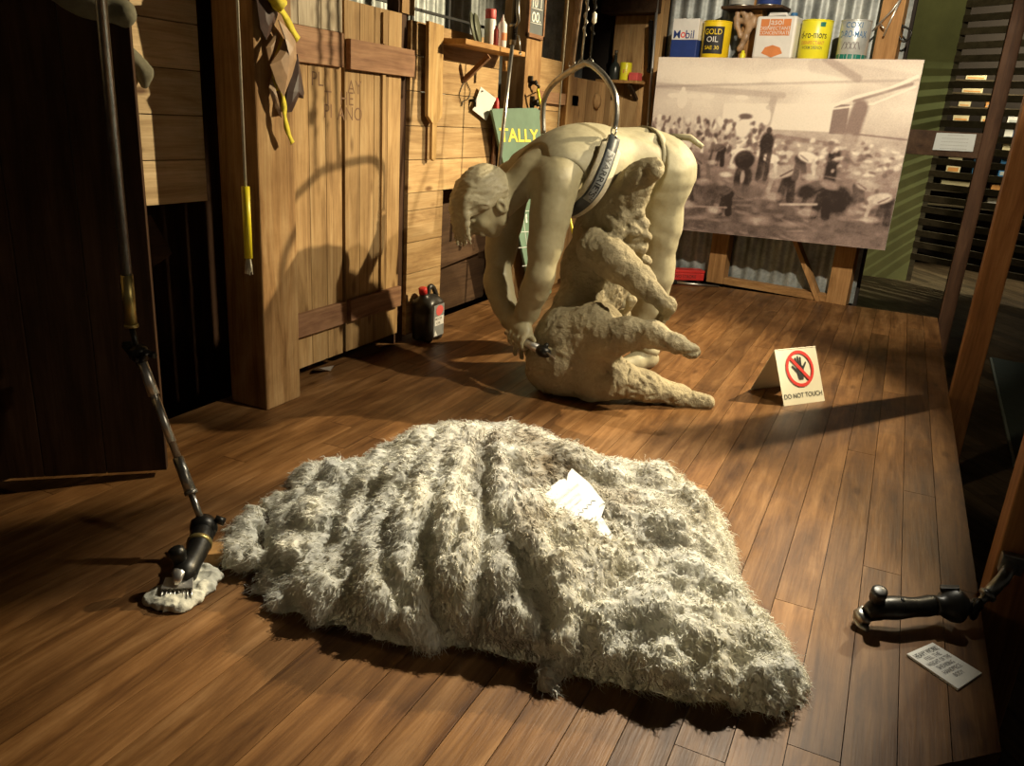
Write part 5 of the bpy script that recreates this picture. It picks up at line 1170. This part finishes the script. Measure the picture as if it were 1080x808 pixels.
wb(s0 + .035, s1 - .035, TT - .0815, TT - .079, zs + h * .52, zs + h * .88, 'orange_panel', M['orange'], t, .5, 0); mb = MB(); cx = (s0 + s1) / 2
mb.prism([(-.07, .0), (0, -.025), (.07, 0), (.05, .035), (0, .05), (-.05, .035)], BW(cx, TT - .080, zs + h * .13), BX, ZU, .0015); mb.build('orange_crest', M['orange'], t)
for z, s, sz_ in ((.80, 'Jasol', .055), (.68, 'DISINFECTANT', .03), (.58, 'CONCENTRATE', .03)):
    mb = MB(); text(mb, s, BW(cx, TT - .0828, zs + h * z), BX, ZU, sz_, .002, min(.2, .2 if len(s) > 6 else .1)); mb.build('lettering', M['white'], t)
mb = MB(); mb.tube([BW(s0 + .05, TT, zs + h * .93), BW(s0 + .06, TT, zs + h * 1.02), BW(s1 - .1, TT, zs + h * 1.02), BW(s1 - .09, TT, zs + h * .93)], .011, 8); mb.build('handle', M['white'], t); mb = MB(); mb.lathe([(.022, 0), (.022, .025), (.018, .028)], BW(s1 - .05, TT, zs + h * .94), n=14); mb.build('cap', M['boxblue'], t)
t, c, r, h = tin('lemon_tin', 'round lemon yellow tin with dark lettering right of the white can', 841.5, 873, 22, M['lemon'], M['lemon'])
ctext('d-ro-mors', c, r, h * .62, .06, .17, M['ink'], t, bold=.006); ctext('DISINFECTANT', c, r, h * .42, .03, .15, M['orange'], t); ctext('WORM DRENCH', c, r, h * .3, .026, .13, M['dullgreen'], t); wrap(c, r, h * .82, h * .93, VB + .35, VB + .7, 'green_dot', M['teal'], t)
t, c, r, h = tin('silver_tin', 'round silver tin with a teal foot, last in the row over the photograph', 882, 913.5, 22, M['silver'], M['silver'])
wrap(c, r, .004, h * .15, 0, 2 * PI, 'teal_band', M['teal'], t); ctext('COXI', c, r, h * .86, .045, .1, M['boxblue'], t); ctext('D-RO-MAX', c, r, h * .64, .055, .17, M['boxblue'], t)
mb = MB()
for k in range(4): cyltext(mb, '/\\', c, r, h * .36, .06, .045, VB - .42 + k * .27)
mb.build('pattern', M['grey_ink'], t)
c = BW(PB(784.5, 58, TT)[0], TT - .02, zs); mb = MB(); mb.lathe([(.017, 0), (.018, .004), (.018, .035), (.010, .042), (.010, .055), (.004, .058)], c, n=14); one('small_bottle', mb, M['lemon'], 'tiny yellow-green bottle standing between the golden tin and the white can', 'bottle', c, GT)
# upper shelf with two tins
_, zu = PB(795, 7, .0); s0, _ = PB(764, 8, 0); s1, _ = PB(828, 8, 0); t = thing('upper_shelf', 'narrow dark shelf high on the iron above the tins', 'shelf', BW((s0 + s1) / 2, .05, zu - .02)); wb(s0, s1, -.06, .125, zu - .018, zu, 'board', W['darkh'], t)
for px, r, mt, lab in ((783, .088, 'silver', 'round silver tin high up above the golden yellow tin'), (811, .08, 'blue', 'round blue tin high up above the big white can')):
    c = BW(PB(px, 4, .03)[0], .03, zu); t = thing('paint_tin', lab, 'tin', c, 'tins on the upper shelf'); mb = MB(); mb.lathe([(r * .97, 0), (r, .004), (r, .2), (r * .96, .206)], c, n=28); mb.build('body', M[mt], t)
    mb = MB(); mb.lathe([(r * 1.02, 0), (r * 1.03, .004), (r * 1.02, .010)], c, n=28); mb.build('rim', M['steel'], t)
    mb = MB(); mb.tube(arc(c + ZU * .19, BX, (0, 0, 1), r * 1.02, PI * .02, PI * .98, 14), .003, 6); mb.build('handle', M['steel'], t)
qs, qz = PB(786, 34, .0); S = SDF(BW(qs, .0, qz) - .2, BW(qs, .0, qz) + .2, .007)
def Pb(px, py, t): s_, z_ = PB(px, py, t); return BW(s_, t, z_)
for pts, rr in (([(778, 14), (777, 26), (781, 38)], .018), ([(784, 13), (790, 26), (786, 40), (780, 52)], .020), ([(792, 15), (795, 24), (790, 33)], .016), ([(776, 20), (788, 24), (796, 20)], .016)): S.chain([Pb(a, b, .0) for a, b in pts], rr, .015)
S.displace(lambda P: .006 * fbm(P * 30, 3), .03); V2, Q2 = S.mesh(); c = V2.mean(0); o = npmesh('hanging_leather', V2 - c, Q2, M['leather']); o.location = tuple(c); tag(o, 'crumpled brown leather scrap hanging between the golden tin and the white can', 'leather')
# ---- red box and long tool on the boards
a, b = FL(700, 295), FL(742, 296.5); d = unit(b - a); t = thing('red_box', 'flat red box on the boards under the photograph', 'box', (a + b) / 2)
R = np.array([d, np.cross(ZU, d), ZU]).T; L_b = np.linalg.norm(b - a); mb = MB(); mb.box((a + b) / 2 + np.cross(ZU, d) * .05 + ZU * .028, (L_b, .1, .054), R, .5, .004); mb.build('body', M['red'], t)
mb = MB(); mb.box((a + b) / 2 + np.cross(ZU, d) * .05 + ZU * .067, (L_b * 1.01, .104, .022), R, .5, .004); mb.build('lid', M['red'], t)
mb = MB(); text(mb, 'TWO STROKE', (a + b) / 2 + ZU * .03 - np.cross(ZU, d) * .0006, d, ZU, .035, 0, L_b * .6); mb.build('lettering', M['ink'], t)
a, b = FL(702, 300), FL(758, 303.5); t = thing('steel_tool', 'long steel tool with a black handle lying in front of the red box', 'tool', (a + b) / 2 * np.array([1, 1, 0]))
mb = MB(); mb.tube([a + ZU * .022, lerp(a, b, .10) + ZU * .022, lerp(a, b, .2) + ZU * .02], [.022, .022, .016], 12); mb.build('handle', M['canblack'], t); mb = MB(); mb.tube([lerp(a, b, .18) + ZU * .018, lerp(a, b, .6) + ZU * .014, b + ZU * .01], [.012, .010, .006], 10); mb.build('shaft', M['steel'], t)
# ---- DO NOT TOUCH sign
fl_, fr_ = FL(827, 428.5), FL(870, 422.7); bl_ = FL(791, 411); br_ = bl_ + (fr_ - fl_); md = (fl_ + bl_) / 2; ap = PY(816.8, 369, md[1]); apr = ap + (fr_ - fl_)
t = thing('warning_sign', 'white folded sign with a crossed-out hand standing on the boards', 'sign', (fl_ + br_) / 2)
def panel(a, b, c, d, th, name, mat):
    n = unit(np.cross(b - a, d - a)); mb = MB(); q = [a, b, c, d]; mb.add(q + [p - n * th for p in q], [(0, 1, 2, 3), (7, 6, 5, 4), (0, 4, 5, 1), (1, 5, 6, 2), (2, 6, 7, 3), (3, 7, 4, 0)]); return mb.build(name, mat, t), n
fp, n = panel(fl_, fr_, apr, ap, .003, 'front_panel', M['cream']); panel(br_, bl_, ap, apr, .003, 'back_panel', M['cream'])
ux = unit(fr_ - fl_); wv = np.linalg.norm(fr_ - fl_); uyv = ap - fl_; uyv = uyv - ux * (uyv @ ux) * 0; hv = np.linalg.norm(uyv); uy = uyv / hv
def sg_(u, v, e=.0012): return fl_ + ux * (u * wv) + uy * (v * hv) + n * e
def sring(cu, cv, r0, r1, k=48):
    mb = MB(); vs = []
    for i in range(k):
        a_ = 2 * PI * i / k
        for r in (r0, r1): vs.append(sg_(cu + r * math.cos(a_), cv + r * math.sin(a_) * wv / hv, .0026))
    mb.add(vs, [(2 * i, 2 * i + 1, (2 * i + 3) % (2 * k), (2 * i + 2) % (2 * k)) for i in range(k)]); return mb
cu, cv = .52, .625; asp = wv / hv
mb = sring(cu, cv, .275, .335)
d1 = np.array([math.cos(math.radians(-47)), math.sin(math.radians(-47))]); d2 = np.array([-d1[1], d1[0]])
mb.add([sg_(cu + d1[0] * a + d2[0] * b, cv + (d1[1] * a + d2[1] * b) * asp, .0028) for a, b in ((-.29, -.032), (.29, -.032), (.29, .032), (-.29, .032))], [(0, 1, 2, 3)]); mb.build('prohibition_ring', M['signred'], t)
mb = MB()
def sc(p0, p1, r0, r1):
    p0 = np.array(p0); p1 = np.array(p1); d = (p1 - p0) / np.linalg.norm(p1 - p0); s = np.array([-d[1], d[0]]); vs = [p0 + s * r0, p0 - s * r0, p1 - s * r1] + [p1 + d * r1 * math.sin(a) - s * r1 * math.cos(a) for a in np.linspace(.3, PI - .3, 5)] + [p1 + s * r1]
    k = len(vs); mb.add([sg_(cu + p[0], cv + p[1] * asp, .0018) for p in vs], [tuple(range(k))[::-1]])
mb.add([sg_(cu + a, cv + b * asp, .0018) for a, b in ((-.055, -.20), (.055, -.20), (.06, -.13), (.085, -.06), (.10, .03), (.04, .07), (-.05, .06), (-.085, .0), (-.075, -.1))], [tuple(range(9))])
for p0, p1 in (((-.055, .03), (-.075, .19)), ((-.015, .04), (-.01, .22)), ((.03, .04), (.05, .20)), ((.075, .0), (.16, .10)), ((-.06, -.06), (-.17, .05))): sc(p0, p1, .024, .017)
mb.build('hand_symbol', M['ink'], t)
mb = MB(); text(mb, 'DO NOT TOUCH', sg_(.5, .155), ux, uy, .030, .0, wv * .92); mb.build('lettering', M['ink'], t)
# ---- right handpiece on its flexible tube
G = lambda px, py, z=.05: FL(px, py, z)
t = thing('display_handpiece', 'dark shearing handpiece lying on the stage edge by the white card', 'handpiece', G(960, 650, 0) * np.array([1, 1, 0]))
g0, g1, g2, g3, g4 = G(914, 648, .035), G(928, 642, .05), G(950, 641, .056), G(972, 640, .055), G(990, 637, .055)
mb = MB(); mb.tube(spline([g0, g1, g2, g3, g4], 4), [.018, .021, .024, .026, .026, .027, .028, .028, .027, .025, .0235, .023, .024, .025, .025, .023, .021], 18); hb = mb.build('barrel', M['iron'], t)
mb = MB(); mb.tube([G(952, 633, .08), G(953, 632, .083)], .006, 8); mb.build('oil_hole', M['black'], hb)
k0_ = G(923, 637, .06); k1_ = G(928, 623, .105); mb = MB(); mb.tube([k0_, lerp(k0_, k1_, .35), lerp(k0_, k1_, .4), k1_, lerp(k0_, k1_, 1.05)], [.012, .013, .0185, .018, .012], 14); mb.build('tension_knob', M['canblack'], t)
mb = MB(); dd = unit(g0 - g1); sd_ = unit(np.cross(dd, ZU)); arcp = [G(916, 664, .012), G(908, 660, .012), G(904, 652, .014), G(906, 646, .022), G(912, 642, .03)]; mb.tube(spline(arcp, 4), .010, 10, flat=.6); mb.tube([g0, G(908, 652, .02)], [.018, .024], 12); mb.build('comb_plate', M['steel'], t)
mb = MB(); q = G(1003, 638, .06); mb.lathe([(.018, -.045), (.024, -.042), (.022, -.030), (.030, -.02), (.041, .0), (.043, .012), (.030, .03), (.012, .034)], q, G(1018, 637, .06) - G(990, 638, .06), 22); mb.bar(q + np.array([-.03, .01, .03]), q + np.array([.01, .01, .042]), .02, .012, bev=.003); mb.build('ball_joint', M['canblack'], t)
mb = MB(); mb.tube([G(1014, 637, .06), G(1031, 637, .06)], .010, 12); mb.build('rod', M['steel'], t)
mb = MB(); q = G(1029, 643, .05); mb.tube(arc(q, (.3, .9, .1), (0, -.1, 1), .020, 0, 2 * PI, 16), .008, 8); mb.lathe([(.008, -.012), (.014, -.008), (.014, .008), (.008, .012)], G(1031, 637, .062), (1, .2, .3), 12); mb.build('swivel', M['iron'], t)
ee_ = PY(1066, 592, 2.098); e0 = G(1033, 636, .064); e1_ = lerp(e0, ee_, .72) + np.array([0, -.03, .0]); mb = MB(); mb.tube([e0, lerp(e0, e1_, .35)], .010, 10); mb.tube([lerp(e0, e1_, .3), e1_, ee_ + np.array([0, -.02, 0])], .0155, 12); mb.box(ee_ + np.array([0, -.012, 0]), (.05, .024, .05), None, .5, .003); mb.tube([lerp(e0, e1_, .28), lerp(e0, e1_, .38)], .02, 12); mb.build('flexible_tube', M['pipe'], t)
# ---- card by it
cq = [FL(956, 692, 0), FL(1010, 729, 0), FL(1035, 712, 0), FL(983, 680, 0)]
t = thing('instruction_card', 'white printed card lying flat on the stage edge beside the dark handpiece', 'card', sum(cq) / 4)
mb = MB(); mb.add([p + ZU * .006 for p in cq] + [p + ZU * .0005 for p in cq], [(0, 1, 2, 3), (7, 6, 5, 4), (0, 4, 5, 1), (1, 5, 6, 2), (2, 6, 7, 3), (3, 7, 4, 0)]); mb.build('card', M['paper'], t)
ux = unit(cq[3] - cq[0]); uy = -unit((cq[1] - cq[0] + cq[2] - cq[3])); wv = np.linalg.norm(cq[3] - cq[0]); o_ = (cq[0] + cq[3]) / 2 + ZU * .0066; Lv = np.linalg.norm(cq[1] - cq[0])
for k, (s, w, sz_, mt) in enumerate((('HEAVY WORK!', .86, .020, 'ink'), ('FEEL THE', .56, .016, 'grey_ink'), ('WEIGHT OF THE', .84, .016, 'grey_ink'), ('SHEARING', .6, .016, 'grey_ink'), ('HANDPIECE', .66, .016, 'grey_ink'), ('BODY', .34, .016, 'grey_ink'))):
    mb = MB(); text(mb, s, o_ - uy * Lv * (.13 + .125 * k), ux, uy, sz_, .002, wv * w); mb.build('printed_line', M[mt], t)
# ---- torn card on the fleece
hc_ = FS.hit(606, 532); cn = unit(FS.grad(hc_[None])[0] * .5 + np.array([.05, -.45, .75])); cp = hc_ + cn * .028
def oncard(px, py, e=0): r = ray(px, py); k = ((cp + cn * e - CC) @ cn) / (r @ cn); return CC + r * k
cpts = [(592.6, 551), (569.5, 524.3), (576, 520), (582, 516), (580.5, 514.5), (581.8, 512.5), (586, 509.5), (590, 506), (596, 504.8), (597.5, 507.5), (599, 500), (600.5, 497.3), (603.5, 494.3), (621, 509), (639, 531.7), (634.3, 544.7), (643, 559), (651.5, 573.5), (637, 567), (623, 556.5), (610, 562)]
t = thing('fleece_card', 'torn white card standing in the wool on top of the fleece', 'card', cp)
mb = MB(); n_ = len(cpts); mb.add([oncard(a, b, .0015) for a, b in cpts] + [oncard(a, b, -.0005) for a, b in cpts], [tuple(range(n_))[::-1], tuple(range(n_, 2 * n_))] + [(i, (i + 1) % n_, n_ + (i + 1) % n_, n_ + i) for i in range(n_)]); mb.build('card', M['paper'], t)
ux = unit(oncard(612, 509) - oncard(588, 529)); uy = unit(np.cross(cn, ux))
for s, px, py, w, sz_ in (('Merino fleece', 598.5, 519, .085, .017), ('Weight 5 kg', 603, 527, .06, .012), ('Fine wool', 606, 532, .05, .012)):
    mb = MB(); text(mb, s, oncard(px, py, .0022), ux, uy, sz_, 0, w); mb.build('handwriting', M['pale_ink'], t)
mb = MB(); a, b = oncard(602, 551, .0022), oncard(627, 527, .0022); mb.tube([lerp(a, b, i / 40) + uy * .004 * math.sin(i * .9) for i in range(41)], .0009, 4); mb.build('wavy_line', M['pale_ink'], t)
# ---- oil can on the left
x1 = -1.95; t = thing('oil_can', 'black plastic oil can with a red and white label against the plank wall', 'can', (x1 - .05, 3.34, 0))
S = SDF((x1 - .14, 3.22, -.005), (x1 + .03, 3.47, .33), .0042)
yc0, yc1 = 3.272, 3.41
for z0_, z1_, i0, i1, k in ((.03, .185, 0, 0, .01),):
    for xx in (x1 - .092, x1 - .022):
        for yy in (yc0 + .022, yc1 - .022): S.cap((xx, yy, .024), (xx, yy, .18), .022, .022, .03)
S.ell((x1 - .057, 3.341, .10), (.055, .066, .11), None, .03)
for yy in (yc0 + .03, 3.33, yc1 - .035): S.ell((x1 - .057, yy, .19), (.05, .04, .04), None, .03)
S.cap((x1 - .057, yc0 + .03, .2), (x1 - .057, yc0 + .02, .245), .026, .018, .015)
V2, Q2 = S.mesh(); V2[:, 0] = np.minimum(V2[:, 0], x1); V2[:, 2] = np.maximum(V2[:, 2], .001); npmesh('body', V2, Q2, M['canblack'], t)
mb = MB(); mb.tube(spline([(x1 - .057, yc0 + .055, .222), (x1 - .057, yc0 + .075, .268), (x1 - .057, yc0 + .11, .262), (x1 - .057, yc1 + .004, .215), (x1 - .057, yc1 - .012, .175)], 5), .0125, 10); mb.build('handle', M['canblack'], t)
mb = MB(); mb.lathe([(.021, 0), (.021, .028), (.018, .031)], (x1 - .057, yc0 + .018, .246), (0, -.2, 1), 16); mb.build('cap', M['red'], t)
mb = MB(); mb.span((x1 - .0005, yc0 + .03, .03), (x1 + .001, yc1 - .01, .19), .5); lb = mb.build('label_panel', M['bandgrey'], t)
mb = MB(); mb.prism([(math.cos(a) * .034 * (1 + .12 * math.cos(a)), math.sin(a) * .026) for a in np.linspace(0, 2 * PI, 20, endpoint=False)], (x1 + .001, 3.352, .16), (0, 1, 0), (0, 0, 1), .0008); mb.build('red_mark', M['pinkred'], t)
mb = MB(); mb.span((x1 + .001, yc0 + .04, .085), (x1 + .0016, yc1 - .014, .13), .5); mb.build('white_panel', M['white'], t)
mb = MB(); text(mb, 'MOTOR', (x1 + .0022, 3.347, .119), (0, 1, 0), ZU, .018, .002, .06); text(mb, 'OIL', (x1 + .0022, 3.347, .097), (0, 1, 0), ZU, .018, .002, .04); mb.build('lettering', M['ink'], t)
mb = MB(); mb.prism([(-.018, 0), (.016, 0), (-.004, .03)], (x1 + .001, yc0 + .05, .034), (0, 1, 0), (0, 0, 1), .0008); mb.build('white_triangle', M['white'], t)
# ---- folded paper under the doors
q = FL(341, 389); mb = MB(); a, b, c, d = FL(329, 390, .004), FL(349, 391, .003), FL(353, 385, .035), FL(336, 388, .04); mb.add([a, b, c, d] + [p + np.array([-.003, .002, -.002]) for p in (a, b, c, d)], [(0, 1, 2, 3), (7, 6, 5, 4), (0, 4, 5, 1), (1, 5, 6, 2), (2, 6, 7, 3), (3, 7, 4, 0)])
one('folded_paper', mb, M['paper'], 'scrap of folded white paper on the boards under the door', 'paper')
# ---- wires on the end stud, plaque on the barrier rail
mb = MB(); mb.tube([Pb(920, 33, -.005), Pb(941, 11, .0), Pb(951, -3, .0)], .006, 7); mb.tube([Pb(932, 38, -.005), Pb(940, 20, .0), Pb(950, 0, .0)], .006, 7); mb.tube([Pb(929, 26, -.005), Pb(933, 31, -.005)], .005, 6); one('wire_tongs', mb, M['chrome'], 'pair of bright steel wires crossed on the end stud above the photograph', 'wire')
mb = MB(); mb.tube(spline([Pb(*p, .03) for p in ((945, 28), (948, 38), (953, 44), (959, 40), (961, 34), (955, 29), (947, 29), (950, 26), (960, 32))], 4), .006, 7); mb.tube([Pb(945, 28, .03), Pb(939, 26, .03)], .005, 6); one('wire_coil', mb, M['iron'], 'small coil of wire on the edge of the end stud before the green wall', 'wire')
pq = [PY(983.5, 158, 5.848), PY(1026, 160, 5.848), PY(1030, 141.5, 5.848), PY(988, 140, 5.848)]; t = thing('notice_plaque', 'small grey printed plaque on the barrier rail before the slats', 'plaque', sum(pq) / 4)
mb = MB(); mb.add([p for p in pq] + [p + np.array([0, .008, 0]) for p in pq], [(0, 1, 2, 3), (7, 6, 5, 4), (0, 4, 5, 1), (1, 5, 6, 2), (2, 6, 7, 3), (3, 7, 4, 0)]); mb.build('plate', M['plaque'], t)
mb = MB(); ux = unit(pq[1] - pq[0]); c = sum(pq) / 4 + np.array([0, -.001, 0]); wq = np.linalg.norm(pq[1] - pq[0])
for k in range(5): text(mb, 'mmmm mm mmmm mmm' if False else '-----------', c + ZU * (.04 - .02 * k), ux, ZU, .02, .0, wq * (.66 if k else .4))
mb.build('print_lines', M['grey_ink'], t)
# ---- goods on the far shelves, seen through the slats
YB = G0[1] + 1.35; t = thing('goods_shelf', 'lit shelf unit standing behind the slatted screen', 'shelf', (1.9, YB + .2, -.45))
lv = [PY(1030, p, YB)[2] for p in (219, 203, 186, 161, 146, 129, 113, 98, 84)]
for z in lv: mb = MB(); mb.span((.2, YB, z - .02), (3.2, YB + .4, z), .5); mb.build('shelf_board', W['slat'], t)
for xq in (.16, 3.16): mb = MB(); mb.span((xq, YB, -.45), (xq + .04, YB + .4, 2.6), .4); mb.build('side_panel', W['slat'], t)
for k, (px0, px1, pyt, pyb, mt, lab) in enumerate(((1004, 1021, 119, 129, 'boxcream', 'cream box, leftmost on the shelf level with the top of the plaque'), (1034, 1046, 119, 129, 'boxcream', 'narrow cream box just above the right end of the plaque'), (1062, 1078, 118, 129, 'white', 'white box beside the front brown post, above the blue one'), (1058, 1067, 135, 146, 'white', 'small white box left of the blue box'), (1067.5, 1075, 135, 146, 'boxblue', 'blue box right of the small white box'), (1056, 1070, 150, 161, 'boxcream', 'cream box under the small white and blue boxes'),
        (996, 1011, 163, 186, 'boxcream', 'tall cream box under the grey plaque'), (1024, 1034, 165, 186, 'boxblue', 'dark blue box right of the tall cream box'), (1052, 1064, 168, 186, 'boxblue', 'small dark blue box between the two brown posts'), (990, 1027, 191, 203, 'boxcream', 'long low cream carton under the tall cream box'), (1044, 1058, 195, 203, 'boxorange', 'orange carton at the same height as the long cream carton'), (1040, 1055, 209, 219, 'white', 'lowest white box behind the slats'),
        (1010, 1023, 106, 113, 'boxcream', 'flat cream box above the leftmost cream box'), (1039, 1049, 105, 113, 'boxorange', 'orange box high behind the dark post'), (1014, 1036, 91, 98, 'boxcream', 'wide cream box second from the top'), (1018, 1040, 76, 84, 'boxcream', 'topmost cream box behind the slats'))):
    a = PY(px0, pyb, YB + .05); b = PY(px1, pyb, YB + .05); zb = min(lv, key=lambda z: abs(z - a[2])); zt_ = min([PY((px0 + px1) / 2, pyt, YB + .05)[2]] + [z - .026 for z in lv if z > zb + .03])
    bx_ = thing('goods_box', lab, 'box', ((a[0] + b[0]) / 2, YB + .15, zb), 'boxes on the far shelves'); mb = MB(); mb.span((a[0], YB + .05, zb + .001), (b[0], YB + .25, zt_), .5, .004); mb.build('carton', M[mt], bx_)
    mb = MB(); mb.span((a[0] + .02, YB + .0485, lerp([zb], [zt_], .15)[0]), (b[0] - .02, YB + .0495, lerp([zb], [zt_], .35)[0]), .5); mb.build('printed_stripe', M['boxorange' if mt == 'boxcream' else 'silver'], bx_)
# ================================================================== LIGHT
def spot(name, loc, aim, power, size, blend, colr, rad=.05):
    l = bpy.data.lights.new(name, 'SPOT'); l.energy = power; l.spot_size = math.radians(size); l.spot_blend = blend
    l.color = colr; l.shadow_soft_size = rad; o = bpy.data.objects.new(name, l); COL.objects.link(o); o.location = loc
    o.rotation_euler = (Vector(aim) - Vector(loc)).to_track_quat('-Z', 'Y').to_euler(); return o
WARM = (1.0, .82, .51)
spot('track_spot_back', (1.25, 5.2, 2.75), (-1.9, 2.9, .5), 1280, 66, .5, WARM, .035)
spot('track_spot_board', (.30, 2.3, 3.1), (-.6, 5.7, 1.0), 680, 46, .5, (1.0, .86, .64), .05)
spot('track_spot_statue', (1.7, 2.65, 3.0), (-1.2, 3.15, .5), 560, 35, .5, (1.0, .88, .64), .05)
spot('track_spot_fleece', (.0, 3.5, 3.0), (-.60, 1.93, .1), 1080, 34, .8, (1.0, .92, .73), .05)
spot('post_fill', (-.5, 2.4, 2.9), (.45, 4.0, .8), 60, 32, .7, (1.0, .80, .5), .05)  # weak fill added to brighten the barrier posts, no real track lamp
spot('track_spot_low', (2.3, 1.75, 2.3), (-1.5, 1.4, .1), 70, 24, .7, (1.0, .86, .62), .04)
l = bpy.data.lights.new('shop_lamp', 'AREA'); l.energy = 170; l.size = 1.6; l.color = (1.0, .88, .60)
o = bpy.data.objects.new('shop_lamp', l); COL.objects.link(o); o.location = (1.9, G0[1] + .55, 2.9); o.rotation_euler = (.7, 0, 0)
spot('shop_spot', (2.7, G0[1] - .35, 1.9), (-.4, G0[1], .3), 520, 60, .5, (.95, 1.0, .72), .02)
spot('green_wall_fill', (.0, G0[1] - 2.2, 3.2), (-.1, G0[1], 1.6), 55, 80, .6, (1.0, .92, .6), .05)  # added fill that lifts the upper green wall, not a fitting of the room
w = bpy.data.worlds.new('room_air'); SC.world = w; w.use_nodes = True
w.node_tree.nodes['Background'].inputs[0].default_value = (1.0, .80, .55, 1); w.node_tree.nodes['Background'].inputs[1].default_value = .022
vs = SC.view_settings; vs.view_transform = 'Standard'; vs.look = 'None'; vs.gamma = 1.0; vs.use_curve_mapping = False; vs.exposure = 0.08
